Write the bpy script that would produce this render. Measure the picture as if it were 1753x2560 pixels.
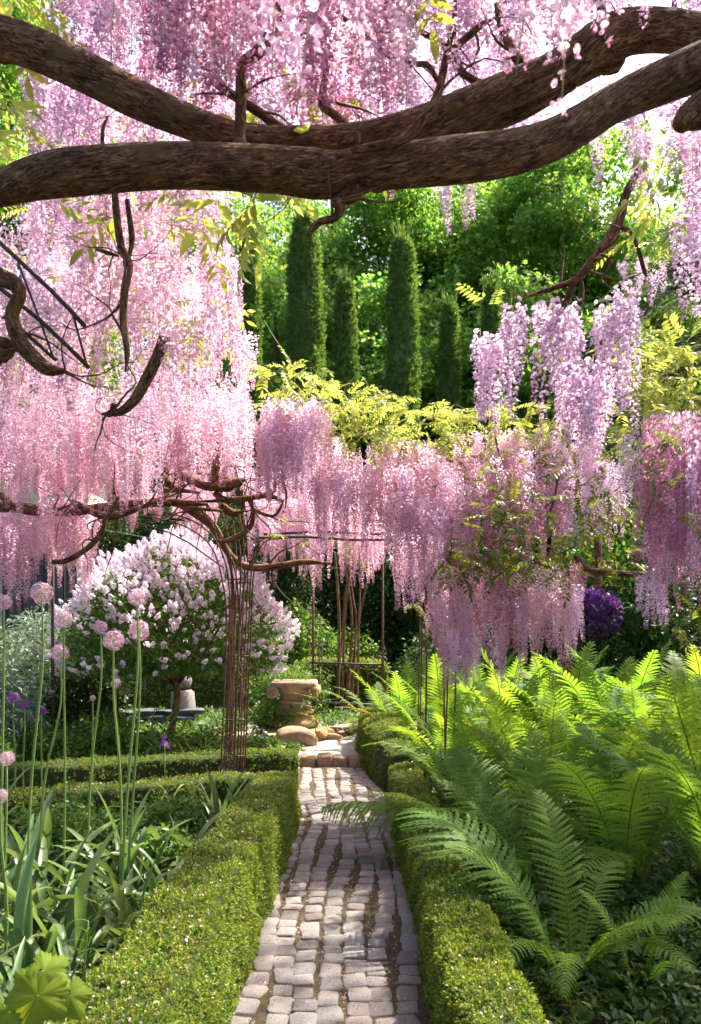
import bpy, math, random
import numpy as np
from mathutils import Vector, Matrix, Euler

for _o in list(bpy.data.objects):
    bpy.data.objects.remove(_o, do_unlink=True)
SC = bpy.context.scene
COL = SC.collection
PI = math.pi
RNG = np.random.default_rng(7)
random.seed(7)

# ---------------------------------------------------------------- camera, world, sun, exposure
FPX, CX, YH, EYE = 2000.0, 876.5, 1555.0, 1.65      # focal length and horizon measured on the photo, eye height in m
cam_d = bpy.data.cameras.new('camera')
cam_d.sensor_fit = 'VERTICAL'
cam_d.sensor_height = 36.0
cam_d.lens = 36.0 * FPX / 2560.0
cam_d.shift_y = (YH - 1280.0) / 2560.0
cam_d.dof.use_dof = True
cam_d.dof.focus_distance = 6.0
cam_d.dof.aperture_fstop = 6.3
cam_d.clip_start, cam_d.clip_end = 0.05, 1500.0
cam = bpy.data.objects.new('camera', cam_d)
cam.location = (0, 0, EYE)
cam.rotation_euler = (PI / 2, 0, 0)
COL.objects.link(cam)
SC.camera = cam

SUN_EL, SUN_AZ = math.radians(53), math.radians(50)   # azimuth from +Y towards +X: behind the garden, to the right
world = bpy.data.worlds.new('World')
SC.world = world
world.use_nodes = True
wn = world.node_tree
bg = wn.nodes['Background']
sky = wn.nodes.new('ShaderNodeTexSky')
sky.sky_type = 'NISHITA'
sky.sun_disc = False
sky.sun_elevation = SUN_EL
sky.sun_rotation = SUN_AZ
sky.air_density = 0.7
sky.dust_density = 4.0
sky.ozone_density = 0.6
wn.links.new(sky.outputs[0], bg.inputs[0])
bg.inputs[1].default_value = 0.14
sun_d = bpy.data.lights.new('sun', 'SUN')
sun_d.energy = 4.7
sun_d.angle = math.radians(0.5)
sun_d.color = (1.0, 0.92, 0.79)
sun = bpy.data.objects.new('sun', sun_d)
SUN_DIR = Vector((math.sin(SUN_AZ) * math.cos(SUN_EL), math.cos(SUN_AZ) * math.cos(SUN_EL), math.sin(SUN_EL)))
sun.rotation_euler = SUN_DIR.to_track_quat('Z', 'Y').to_euler()
sun.location = (8, 12, 20)
COL.objects.link(sun)
SC.view_settings.view_transform = 'Standard'
SC.view_settings.look = 'None'
SC.view_settings.exposure = 1.72
SC.view_settings.gamma = 1.0
SC.view_settings.use_curve_mapping = False
SC.render.engine = 'CYCLES'
SC.cycles.use_denoising = True
SC.cycles.max_bounces = 8
SC.cycles.diffuse_bounces = 6
SC.cycles.glossy_bounces = 3
SC.cycles.transmission_bounces = 6
SC.cycles.transparent_max_bounces = 4
SC.cycles.sample_clamp_indirect = 6.0
SC.cycles.use_adaptive_sampling = True
SC.cycles.adaptive_threshold = 0.02


def at(px, py, Y):
    """The point at depth Y (m) that the photo shows at source pixel (px, py)."""
    return np.array([(px - CX) / FPX * Y, Y, EYE - (py - YH) / FPX * Y])


# ---------------------------------------------------------------- mesh helpers
class MB:
    """Collects vertices, faces and a per-vertex value 'v' and builds one mesh."""
    def __init__(s):
        s.v, s.f, s.a, s.n = [], [], [], 0

    def add(s, verts, faces, val=0.5, mat=0):
        verts = np.asarray(verts, float).reshape(-1, 3)
        if not isinstance(faces, (list, tuple)) or (len(faces) and not hasattr(faces[0], 'ndim')):
            groups = {}
            for q in faces:
                groups.setdefault(len(q), []).append(q)
            faces = [np.array(g) for g in groups.values()]
        s.v.append(verts)
        s.a.append(np.broadcast_to(np.asarray(val, float), (len(verts),)).copy())
        for fa in faces:
            s.f.append((fa + s.n, mat))
        s.n += len(verts)
        return s

    def rep(s, T, faces, mats, locs, vals, mat=0, tval=None):
        """Copies of template T (n,3) under K matrices (K,3,3) and locations (K,3)."""
        K, n = len(locs), len(T)
        V = np.einsum('kij,nj->kni', mats, T) + locs[:, None, :]
        vals = np.asarray(vals, float)
        A = np.repeat(vals, n).reshape(K, n)
        if tval is not None:
            A = np.clip(A + np.asarray(tval)[None, :], 0, 1)
        groups = {}
        for q in faces:
            groups.setdefault(len(q), []).append(q)
        s.v.append(V.reshape(-1, 3))
        s.a.append(A.reshape(-1))
        off = (np.arange(K) * n + s.n)[:, None, None]
        for g in groups.values():
            g = np.array(g)
            s.f.append(((g[None] + off).reshape(-1, g.shape[1]), mat))
        s.n += K * n
        return s

    def build(s, name, mats, smooth=True):
        me = bpy.data.meshes.new(name)
        V = np.concatenate(s.v)
        me.vertices.add(len(V))
        me.vertices.foreach_set('co', V.astype(np.float32).ravel())
        loops = np.concatenate([f.ravel() for f, _ in s.f])
        tot = np.concatenate([np.full(len(f), f.shape[1]) for f, _ in s.f])
        mi = np.concatenate([np.full(len(f), m) for f, m in s.f])
        start = np.concatenate([[0], np.cumsum(tot)[:-1]])
        me.loops.add(len(loops))
        me.loops.foreach_set('vertex_index', loops.astype(np.int32))
        me.polygons.add(len(tot))
        me.polygons.foreach_set('loop_start', start.astype(np.int32))
        me.polygons.foreach_set('material_index', mi.astype(np.int32))
        me.polygons.foreach_set('use_smooth', np.full(len(tot), smooth, dtype=bool))
        at_ = me.attributes.new('v', 'FLOAT', 'POINT')
        at_.data.foreach_set('value', np.concatenate(s.a).astype(np.float32))
        for m in (mats if isinstance(mats, (list, tuple)) else [mats]):
            me.materials.append(m)
        me.update(calc_edges=True)
        me.validate()
        return me


def rotz(a):
    a = np.asarray(a, float)
    c, s_, z, o = np.cos(a), np.sin(a), np.zeros_like(a), np.ones_like(a)
    return np.stack([np.stack([c, -s_, z], -1), np.stack([s_, c, z], -1), np.stack([z, z, o], -1)], -2)


def roty(a):
    a = np.asarray(a, float)
    c, s_, z, o = np.cos(a), np.sin(a), np.zeros_like(a), np.ones_like(a)
    return np.stack([np.stack([c, z, s_], -1), np.stack([z, o, z], -1), np.stack([-s_, z, c], -1)], -2)


def rotx(a):
    a = np.asarray(a, float)
    c, s_, z, o = np.cos(a), np.sin(a), np.zeros_like(a), np.ones_like(a)
    return np.stack([np.stack([o, z, z], -1), np.stack([z, c, -s_], -1), np.stack([z, s_, c], -1)], -2)


def frame_z(d, spin):
    """Matrices (K,3,3) whose z axis is d (K,3), spun by spin (K)."""
    d = d / np.maximum(np.linalg.norm(d, axis=1, keepdims=True), 1e-9)
    ref = np.where(np.abs(d[:, 2:3]) < 0.9, np.array([[0, 0, 1.0]]), np.array([[1.0, 0, 0]]))
    x = np.cross(ref, d)
    x /= np.maximum(np.linalg.norm(x, axis=1, keepdims=True), 1e-9)
    y = np.cross(d, x)
    M = np.stack([x, y, d], -1)
    return M @ rotz(spin)


def to_euler(M):
    ry = -np.arcsin(np.clip(M[:, 2, 0], -1, 1))
    rx = np.arctan2(M[:, 2, 1], M[:, 2, 2])
    rz = np.arctan2(M[:, 1, 0], M[:, 0, 0])
    return np.stack([rx, ry, rz], -1)


def spline(pts, step=None, n=None):
    """Catmull-Rom through rows of (x, y, z, r)."""
    P = np.asarray(pts, float)
    P = np.vstack([2 * P[0] - P[1], P, 2 * P[-1] - P[-2]])
    out = []
    for i in range(1, len(P) - 2):
        L = np.linalg.norm(P[i + 1, :3] - P[i, :3])
        k = n if n else max(2, int(L / step))
        t = np.linspace(0, 1, k, endpoint=False)[:, None]
        a, b, c, d = P[i - 1], P[i], P[i + 1], P[i + 2]
        out.append(0.5 * (2 * b + (c - a) * t + (2 * a - 5 * b + 4 * c - d) * t ** 2 + (3 * b - 3 * c + d - a) * t ** 3))
    out.append(P[-2][None])
    R = np.vstack(out)
    R[:, 3] = np.maximum(R[:, 3], 0.0005)
    return R


def tube(mb, pts, sides=8, rough=0.0, seed=0, val=0.5, mat=0, cap=True, twist=3.0):
    """A tube along rows (x,y,z,r); rough adds ridges that twist along the stem and lumps."""
    P = np.asarray(pts, float)
    C, R = P[:, :3], P[:, 3]
    n = len(C)
    T = np.gradient(C, axis=0)
    T /= np.maximum(np.linalg.norm(T, axis=1, keepdims=True), 1e-9)
    ref = np.array([0, 0, 1.0]) if abs(T[0, 2]) < 0.9 else np.array([1.0, 0, 0])
    u = np.cross(ref, T[0]); u /= np.linalg.norm(u)
    U = [u]
    for i in range(1, n):
        w = U[-1] - T[i] * np.dot(U[-1], T[i])
        U.append(w / max(np.linalg.norm(w), 1e-9))
    U = np.array(U); W = np.cross(T, U)
    th = np.linspace(0, 2 * PI, sides, endpoint=False)
    s_len = np.concatenate([[0], np.cumsum(np.linalg.norm(np.diff(C, axis=0), axis=1))])
    rad = np.repeat(R[:, None], sides, 1)
    if rough > 0:
        rs = np.random.default_rng(seed)
        m = np.zeros((n, sides))
        for k in ((2, 3, 5, 8, 11, 14) if sides < 50 else (2, 3, 5, 8, 11, 14, 19, 25)):
            ph = rs.uniform(0, 6.28) + twist * s_len * rs.uniform(.6, 1.5) + 0.8 * np.sin(s_len * rs.uniform(2, 7) + rs.uniform(0, 6))
            amp = (1.3 / k ** 0.75) * (0.6 + 0.4 * np.sin(s_len * rs.uniform(3, 11) + rs.uniform(0, 6)))
            w = np.sin(k * th[None, :] + ph[:, None])
            m += amp[:, None] * (1 - 2 * np.abs(w) if k >= 8 else w)
        rad = rad * (1 + rough * m)
        if rough > 0.03:
            for _ in range(int(s_len[-1] * 5)):
                c0, a0 = rs.uniform(0, s_len[-1]), rs.uniform(0, 6.28)
                da = np.angle(np.exp(1j * (th - a0)))
                sz = rs.uniform(.012, .03)
                rad = rad * (1 + rs.uniform(.06, .2) * np.exp(-((s_len[:, None] - c0) / sz) ** 2 - (da[None, :] / 0.35) ** 2))
    V = C[:, None, :] + rad[:, :, None] * (np.cos(th)[None, :, None] * U[:, None, :] + np.sin(th)[None, :, None] * W[:, None, :])
    i = np.arange(n - 1)[:, None] * sides
    j = np.arange(sides)[None, :]
    j2 = (j + 1) % sides
    F = np.stack([i + j, i + j2, i + sides + j2, i + sides + j], -1).reshape(-1, 4)
    V = V.reshape(-1, 3)
    faces = [F]
    if cap:
        V = np.vstack([V, C[0] - T[0] * R[0] * .3, C[-1] + T[-1] * R[-1] * .5])
        a, b = n * sides, n * sides + 1
        jj = np.arange(sides); k2 = (jj + 1) % sides
        faces.append(np.stack([np.full(sides, a), k2, jj], -1))
        faces.append(np.stack([np.full(sides, b), (n - 1) * sides + jj, (n - 1) * sides + k2], -1))
    mb.add(V, faces, val, mat)
    return mb


def lathe(mb, prof, seg=24, val=0.5, mat=0, rough=0.0, seed=0):
    """Profile rows (r, z) turned about z."""
    prof = np.asarray(prof, float)
    th = np.linspace(0, 2 * PI, seg, endpoint=False)
    rs = np.random.default_rng(seed)
    n = len(prof)
    rr = prof[:, 0][:, None] * (1 + rough * rs.normal(size=(n, seg)))
    V = np.stack([rr * np.cos(th), rr * np.sin(th), np.repeat(prof[:, 1][:, None], seg, 1)], -1).reshape(-1, 3)
    i = np.arange(n - 1)[:, None] * seg
    j = np.arange(seg)[None, :]; j2 = (j + 1) % seg
    F = np.stack([i + j, i + j2, i + seg + j2, i + seg + j], -1).reshape(-1, 4)
    mb.add(V, [F], val, mat)
    return mb


def box(mb, x0, x1, y0, y1, z0, z1, val=0.5, mat=0, bev=0.0):
    if bev <= 0:
        V = [(x, y, z) for z in (z0, z1) for y in (y0, y1) for x in (x0, x1)]
        F = [(0, 2, 3, 1), (4, 5, 7, 6), (0, 1, 5, 4), (2, 6, 7, 3), (0, 4, 6, 2), (1, 3, 7, 5)]
        mb.add(V, F, val, mat)
        return mb
    b = bev
    rings = [(b, z0), (0, z0 + b), (0, z1 - b), (b, z1)]
    V = []
    for ins, z in rings:
        xs0, xs1, ys0, ys1 = x0 + ins, x1 - ins, y0 + ins, y1 - ins
        V += [(xs0 + b, ys0, z), (xs1 - b, ys0, z), (xs1, ys0 + b, z), (xs1, ys1 - b, z), (xs1 - b, ys1, z), (xs0 + b, ys1, z), (xs0, ys1 - b, z), (xs0, ys0 + b, z)]
    F = []
    for r in range(3):
        for k in range(8):
            F.append((r * 8 + k, r * 8 + (k + 1) % 8, r * 8 + 8 + (k + 1) % 8, r * 8 + 8 + k))
    F.append(tuple(reversed(range(8)))); F.append(tuple(range(24, 32)))
    mb.add(V, F, val, mat)
    return mb


# ---------------------------------------------------------------- objects
def tag(o, label=None, cat=None, group=None, kind=None):
    if label: o['label'] = label
    if cat: o['category'] = cat
    if group: o['group'] = group
    if kind: o['kind'] = kind
    return o


def link(name, data, loc=(0, 0, 0), rot=(0, 0, 0), scl=(1, 1, 1), parent=None):
    """One object; loc is in the world, parents are never rotated or scaled."""
    o = bpy.data.objects.new(name, data)
    if parent is not None:
        o.parent = parent
        base = Vector((0, 0, 0))
        p = parent
        while p is not None:
            base += p.location; p = p.parent
        o.location = Vector(loc) - base
    else:
        o.location = loc
    o.rotation_euler = rot
    o.scale = (scl,) * 3 if isinstance(scl, (int, float)) else scl
    COL.objects.link(o)
    return o


def empty(name, loc, label, cat, group=None):
    o = link(name, None, loc)
    o.empty_display_size = 0.1
    return tag(o, label, cat, group)


_GN = {}


def scatter_tree(protos):
    key = tuple(p.name for p in protos)
    if key in _GN:
        return _GN[key]
    ng = bpy.data.node_groups.new('scatter', 'GeometryNodeTree')
    ng.interface.new_socket('Geometry', in_out='INPUT', socket_type='NodeSocketGeometry')
    ng.interface.new_socket('Geometry', in_out='OUTPUT', socket_type='NodeSocketGeometry')
    N, L = ng.nodes, ng.links
    gi, go = N.new('NodeGroupInput'), N.new('NodeGroupOutput')
    iop = N.new('GeometryNodeInstanceOnPoints')
    join = N.new('GeometryNodeJoinGeometry')
    for p in reversed(protos):
        oi = N.new('GeometryNodeObjectInfo')
        oi.inputs['Object'].default_value = p
        oi.inputs['As Instance'].default_value = False
        gti = N.new('GeometryNodeGeometryToInstance')
        L.new(oi.outputs['Geometry'], gti.inputs[0])
        L.new(gti.outputs[0], join.inputs[0])

    def named(nm, t):
        n = N.new('GeometryNodeInputNamedAttribute')
        n.data_type = t
        n.inputs['Name'].default_value = nm
        return n.outputs['Attribute']
    e2r = N.new('FunctionNodeEulerToRotation')
    L.new(named('rot', 'FLOAT_VECTOR'), e2r.inputs[0])
    L.new(e2r.outputs[0], iop.inputs['Rotation'])
    L.new(named('scl', 'FLOAT_VECTOR'), iop.inputs['Scale'])
    L.new(named('var', 'INT'), iop.inputs['Instance Index'])
    iop.inputs['Pick Instance'].default_value = True
    L.new(gi.outputs[0], iop.inputs['Points'])
    L.new(join.outputs[0], iop.inputs['Instance'])
    L.new(iop.outputs[0], go.inputs[0])
    _GN[key] = ng
    return ng


def scatter(name, pts, rots, scls, protos, parent=None, kind='stuff', seed=0):
    """One stuff object: an instance of one of the prototypes on each point."""
    rs = np.random.default_rng(seed + 11)
    pts = np.asarray(pts, float)
    org = Vector((0, 0, 0))
    p = parent
    while p is not None:
        org += p.location; p = p.parent
    me = bpy.data.meshes.new(name)
    me.vertices.add(len(pts))
    me.vertices.foreach_set('co', (pts - np.array(org)[None]).astype(np.float32).ravel())
    scls = np.asarray(scls, float)
    if scls.ndim == 1:
        scls = np.repeat(scls[:, None], 3, 1)
    a = me.attributes.new('rot', 'FLOAT_VECTOR', 'POINT'); a.data.foreach_set('vector', np.asarray(rots, np.float32).ravel())
    a = me.attributes.new('scl', 'FLOAT_VECTOR', 'POINT'); a.data.foreach_set('vector', scls.astype(np.float32).ravel())
    a = me.attributes.new('var', 'INT', 'POINT'); a.data.foreach_set('value', rs.integers(0, len(protos), len(pts)).astype(np.int32))
    me.update()
    o = link(name, me, np.array(org), parent=parent)
    if kind: o['kind'] = kind
    m = o.modifiers.new('scatter', 'NODES')
    m.node_group = scatter_tree(protos)
    return o


def proto(name, mesh):
    return bpy.data.objects.new(name, mesh)      # never linked: only a shape the scatterers copy


# ---------------------------------------------------------------- materials
def nmat(name):
    m = bpy.data.materials.new(name)
    m.use_nodes = True
    nt = m.node_tree
    return m, nt, nt.nodes, nt.links, nt.nodes['Principled BSDF'], nt.nodes['Material Output']


def ramp(N, stops):
    r = N.new('ShaderNodeValToRGB')
    while len(r.color_ramp.elements) < len(stops):
        r.color_ramp.elements.new(0.5)
    for e, (p, c) in zip(r.color_ramp.elements, stops):
        e.position = p; e.color = (*c, 1)
    return r


def leaf_mat(name, stops, transl=0.4, rough=0.45, spec=0.35, jitter=0.12, boost=1.5, warm=(1.1, 1.0, 0.55), vein=False):
    """Thin leaf or petal: colour from the per-vertex value v, varied per copy, half reflecting and half letting light through."""
    m, nt, N, L, P, out = nmat(name)
    a = N.new('ShaderNodeAttribute'); a.attribute_name = 'v'
    r = ramp(N, stops)
    L.new(a.outputs['Fac'], r.inputs[0])
    oi = N.new('ShaderNodeObjectInfo')
    hsv = N.new('ShaderNodeHueSaturation')
    mv = N.new('ShaderNodeMapRange'); mv.inputs[3].default_value = 1 - jitter; mv.inputs[4].default_value = 1 + jitter
    L.new(oi.outputs['Random'], mv.inputs[0]); L.new(mv.outputs[0], hsv.inputs['Value'])
    mh = N.new('ShaderNodeMapRange'); mh.inputs[3].default_value = 0.5 - jitter * .12; mh.inputs[4].default_value = 0.5 + jitter * .12
    frac = N.new('ShaderNodeMath'); frac.operation = 'FRACT'
    mul = N.new('ShaderNodeMath'); mul.operation = 'MULTIPLY'; mul.inputs[1].default_value = 7.31
    L.new(oi.outputs['Random'], mul.inputs[0]); L.new(mul.outputs[0], frac.inputs[0]); L.new(frac.outputs[0], mh.inputs[0])
    L.new(mh.outputs[0], hsv.inputs['Hue'])
    L.new(r.outputs[0], hsv.inputs['Color'])
    L.new(hsv.outputs[0], P.inputs['Base Color'])
    P.inputs['Roughness'].default_value = rough
    P.inputs['Specular IOR Level'].default_value = spec
    tr = N.new('ShaderNodeBsdfTranslucent')
    mx = N.new('ShaderNodeMix'); mx.data_type = 'RGBA'; mx.blend_type = 'MULTIPLY'; mx.inputs[0].default_value = 1.0
    mx.clamp_result = False
    L.new(hsv.outputs[0], mx.inputs[6]); mx.inputs[7].default_value = (warm[0] * boost, warm[1] * boost, warm[2] * boost, 1)
    L.new(mx.outputs[2], tr.inputs['Color'])
    ms = N.new('ShaderNodeMixShader'); ms.inputs[0].default_value = transl
    L.new(P.outputs[0], ms.inputs[1]); L.new(tr.outputs[0], ms.inputs[2])
    L.new(ms.outputs[0], out.inputs['Surface'])
    return m


def solid_mat(name, cA, cB, scale=8.0, rough=0.8, bump=0.3, bscale=None, detail=6, spec=0.3, dirt=None, rnd=0.0, stretch=(1, 1, 1), metal=0.0):
    m, nt, N, L, P, out = nmat(name)
    tc = N.new('ShaderNodeTexCoord')
    mp = N.new('ShaderNodeMapping'); mp.inputs['Scale'].default_value = stretch
    L.new(tc.outputs['Object'], mp.inputs[0])
    n1 = N.new('ShaderNodeTexNoise'); n1.inputs['Scale'].default_value = scale; n1.inputs['Detail'].default_value = detail
    n1.inputs['Roughness'].default_value = 0.65
    oi = N.new('ShaderNodeObjectInfo')
    n1.noise_dimensions = '4D'
    wmul = N.new('ShaderNodeMath'); wmul.operation = 'MULTIPLY'; wmul.inputs[1].default_value = 37.0
    L.new(oi.outputs['Random'], wmul.inputs[0]); L.new(wmul.outputs[0], n1.inputs['W'])
    L.new(mp.outputs[0], n1.inputs['Vector'])
    r = ramp(N, [(0.32, cA), (0.68, cB)])
    L.new(n1.outputs['Fac'], r.inputs[0])
    col = r.outputs[0]
    if dirt:
        n2 = N.new('ShaderNodeTexNoise'); n2.inputs['Scale'].default_value = dirt[1]; n2.inputs['Detail'].default_value = 4
        L.new(tc.outputs['Object'], n2.inputs['Vector'])
        r2 = ramp(N, [(dirt[2], (0, 0, 0)), (dirt[2] + .14, (1, 1, 1))])
        L.new(n2.outputs['Fac'], r2.inputs[0])
        mx = N.new('ShaderNodeMix'); mx.data_type = 'RGBA'
        L.new(r2.outputs[0], mx.inputs[0]); L.new(col, mx.inputs[6]); mx.inputs[7].default_value = (*dirt[0], 1)
        col = mx.outputs[2]
    if rnd > 0:
        hsv = N.new('ShaderNodeHueSaturation')
        mv = N.new('ShaderNodeMapRange'); mv.inputs[3].default_value = 1 - rnd; mv.inputs[4].default_value = 1 + rnd
        L.new(oi.outputs['Random'], mv.inputs[0]); L.new(mv.outputs[0], hsv.inputs['Value'])
        f = N.new('ShaderNodeMath'); f.operation = 'MULTIPLY'; f.inputs[1].default_value = 5.7
        g = N.new('ShaderNodeMath'); g.operation = 'FRACT'
        ms = N.new('ShaderNodeMapRange'); ms.inputs[3].default_value = .5; ms.inputs[4].default_value = 1.4
        L.new(oi.outputs['Random'], f.inputs[0]); L.new(f.outputs[0], g.inputs[0]); L.new(g.outputs[0], ms.inputs[0]); L.new(ms.outputs[0], hsv.inputs['Saturation'])
        L.new(col, hsv.inputs['Color']); col = hsv.outputs[0]
    L.new(col, P.inputs['Base Color'])
    P.inputs['Roughness'].default_value = rough
    P.inputs['Specular IOR Level'].default_value = spec
    P.inputs['Metallic'].default_value = metal
    if bump > 0:
        n3 = N.new('ShaderNodeTexNoise'); n3.inputs['Scale'].default_value = bscale or scale * 4; n3.inputs['Detail'].default_value = 8
        n3.inputs['Roughness'].default_value = 0.7
        L.new(mp.outputs[0], n3.inputs['Vector'])
        b = N.new('ShaderNodeBump'); b.inputs['Strength'].default_value = bump; b.inputs['Distance'].default_value = 0.02
        L.new(n3.outputs['Fac'], b.inputs['Height']); L.new(b.outputs[0], P.inputs['Normal'])
    return m


M = {}
PINK = [(0.0, (.88, .715, .775)), (.35, (.865, .63, .72)), (.7, (.73, .39, .54)), (1.0, (.46, .15, .30))]
LILAC = [(0.0, (.84, .72, .83)), (.35, (.74, .57, .73)), (.7, (.56, .37, .57)), (1.0, (.32, .14, .30))]
MAUVE = [(0.0, (.85, .70, .81)), (.35, (.79, .58, .74)), (.7, (.63, .36, .55)), (1.0, (.38, .12, .28))]
DEEP = [(0.0, (.78, .50, .62)), (.35, (.64, .30, .44)), (.7, (.44, .15, .28)), (1.0, (.25, .06, .15))]
for nm, st in (('pink', PINK), ('lilac', LILAC), ('mauve', MAUVE), ('deep', DEEP)):
    M['petal_' + nm] = leaf_mat('petal_' + nm, st, transl=.5, rough=.6, spec=.15, jitter=.2, boost=1.1, warm=(1.0, .97, 1.0))
M['stalk'] = leaf_mat('raceme_stalk', [(0, (.30, .26, .16)), (1, (.36, .32, .2))], transl=.3)
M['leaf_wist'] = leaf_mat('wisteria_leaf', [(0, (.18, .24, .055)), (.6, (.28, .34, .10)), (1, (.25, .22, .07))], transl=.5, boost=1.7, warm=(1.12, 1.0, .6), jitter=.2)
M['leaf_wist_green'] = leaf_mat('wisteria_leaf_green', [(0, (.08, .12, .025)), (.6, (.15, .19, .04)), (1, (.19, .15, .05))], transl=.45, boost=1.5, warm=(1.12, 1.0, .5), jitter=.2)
M['leaf_fern'] = leaf_mat('fern_leaf', [(0, (.058, .135, .02)), (.5, (.112, .205, .032)), (1, (.20, .30, .055))], transl=.5, boost=1.9, warm=(1.15, 1.03, .45), jitter=.15, rough=.55, spec=.15)
M['leaf_fern_old'] = leaf_mat('old_fern_leaf', [(0, (.13, .11, .03)), (.5, (.22, .17, .05)), (1, (.3, .24, .08))], transl=.4, boost=1.4, jitter=.2, rough=.6, spec=.15)
M['leaf_box'] = leaf_mat('box_leaf', [(0, (.08, .135, .015)), (.6, (.165, .225, .028)), (1, (.29, .33, .06))], transl=.38, boost=1.7, jitter=.3, rough=.45, spec=.28)
M['leaf_yew'] = leaf_mat('cypress_leaf', [(0, (.055, .125, .032)), (.6, (.125, .22, .055)), (1, (.26, .35, .1))], transl=.4, boost=1.7, jitter=.22)
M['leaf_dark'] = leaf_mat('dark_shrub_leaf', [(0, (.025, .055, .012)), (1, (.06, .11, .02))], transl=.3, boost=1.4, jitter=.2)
M['leaf_maple'] = leaf_mat('maple_leaf', [(0, (.08, .17, .035)), (.6, (.15, .27, .06)), (1, (.26, .37, .10))], transl=.6, boost=1.85, warm=(1.02, 1.0, .6), jitter=.25)
M['leaf_strap'] = leaf_mat('strap_leaf', [(0, (.055, .105, .035)), (.6, (.105, .17, .06)), (1, (.17, .24, .085))], transl=.32, boost=1.7, rough=.36, spec=.45, jitter=.25)
M['leaf_day'] = leaf_mat('daylily_leaf', [(0, (.09, .17, .025)), (1, (.2, .3, .05))], transl=.4, boost=1.7, rough=.4, jitter=.2)
M['leaf_gen'] = leaf_mat('perennial_leaf', [(0, (.05, .11, .02)), (.6, (.09, .18, .03)), (1, (.18, .27, .05))], transl=.4, boost=1.6, jitter=.22)
M['leaf_grey'] = leaf_mat('grey_green_leaf', [(0, (.13, .19, .13)), (1, (.3, .36, .26))], transl=.3, boost=1.3, warm=(1, 1, .8), jitter=.2)
M['leaf_cover'] = leaf_mat('ground_cover_leaf', [(0, (.03, .065, .012)), (1, (.085, .14, .022))], transl=.35, boost=1.6, rough=.42, spec=.25, jitter=.25)
M['leaf_grape'] = leaf_mat('grape_leaf', [(0, (.13, .20, .02)), (.5, (.18, .25, .025)), (1, (.25, .30, .05))], transl=.5, boost=1.3, warm=(1.05, 1, .3), jitter=.1, rough=.6, spec=.12)
M['conifer'] = leaf_mat('conifer_needle', [(0, (.07, .10, .04)), (1, (.2, .23, .11))], transl=.3, boost=1.4, warm=(1, 1, .7), jitter=.2)
M['petal_allium'] = leaf_mat('allium_petal', [(0, (.70, .46, .60)), (.6, (.48, .26, .42)), (1, (.40, .38, .18))], transl=.4, boost=1.1, warm=(1, .96, 1), jitter=.12)
M['petal_purple'] = leaf_mat('purple_petal', [(0, (.27, .09, .34)), (1, (.12, .03, .18))], transl=.4, boost=1.2, warm=(1, .9, 1.1))
M['petal_lilactree'] = leaf_mat('lilac_tree_petal', [(0, (.88, .81, .85)), (.7, (.82, .69, .77)), (1, (.60, .44, .55))], transl=.45, boost=1.08, warm=(1, .97, 1), jitter=.1)
M['fallen'] = leaf_mat('fallen_petal', [(0, (.62, .42, .40)), (.6, (.45, .27, .24)), (1, (.3, .2, .1))], transl=.2, boost=1, jitter=.2)
M['stem_green'] = leaf_mat('green_stem', [(0, (.14, .22, .05)), (1, (.22, .3, .08))], transl=.1, rough=.4)


def bark_mat(name, c0, c1, c2, scl=(90, 90, 9), bump=.9, moss=None):
    m, nt, N, L, P, out = nmat(name)
    tc = N.new('ShaderNodeAttribute'); tc.attribute_name = 'tc'
    mp = N.new('ShaderNodeMapping'); mp.inputs['Scale'].default_value = scl
    L.new(tc.outputs['Vector'], mp.inputs[0])
    n1 = N.new('ShaderNodeTexNoise'); n1.inputs['Scale'].default_value = 1; n1.inputs['Detail'].default_value = 9; n1.inputs['Roughness'].default_value = .7
    n1.inputs['Distortion'].default_value = 1.4
    L.new(mp.outputs[0], n1.inputs['Vector'])
    r = ramp(N, [(.40, c0), (.52, c1), (.66, c2)])
    L.new(n1.outputs['Fac'], r.inputs[0])
    n2 = N.new('ShaderNodeTexNoise'); n2.inputs['Scale'].default_value = 9; n2.inputs['Detail'].default_value = 5
    t2 = N.new('ShaderNodeTexCoord'); L.new(t2.outputs['Object'], n2.inputs['Vector'])
    r2 = ramp(N, [(.3, (.62, .58, .55)), (.7, (1.3, 1.2, 1.05))])
    L.new(n2.outputs['Fac'], r2.inputs[0])
    mx = N.new('ShaderNodeMix'); mx.data_type = 'RGBA'; mx.blend_type = 'MULTIPLY'; mx.inputs[0].default_value = 1
    L.new(r.outputs[0], mx.inputs[6]); L.new(r2.outputs[0], mx.inputs[7])
    col = mx.outputs[2]
    if moss:
        n4 = N.new('ShaderNodeTexNoise'); n4.inputs['Scale'].default_value = 6; n4.inputs['Detail'].default_value = 7
        L.new(t2.outputs['Object'], n4.inputs['Vector'])
        r4 = ramp(N, [(.58, (0, 0, 0)), (.72, (1, 1, 1))]); L.new(n4.outputs['Fac'], r4.inputs[0])
        m4 = N.new('ShaderNodeMix'); m4.data_type = 'RGBA'
        L.new(r4.outputs[0], m4.inputs[0]); L.new(col, m4.inputs[6]); m4.inputs[7].default_value = (*moss, 1)
        col = m4.outputs[2]
    L.new(col, P.inputs['Base Color'])
    P.inputs['Roughness'].default_value = .85
    P.inputs['Specular IOR Level'].default_value = .2
    b = N.new('ShaderNodeBump'); b.inputs['Strength'].default_value = bump; b.inputs['Distance'].default_value = .02
    L.new(n1.outputs['Fac'], b.inputs['Height']); L.new(b.outputs[0], P.inputs['Normal'])
    return m


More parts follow.
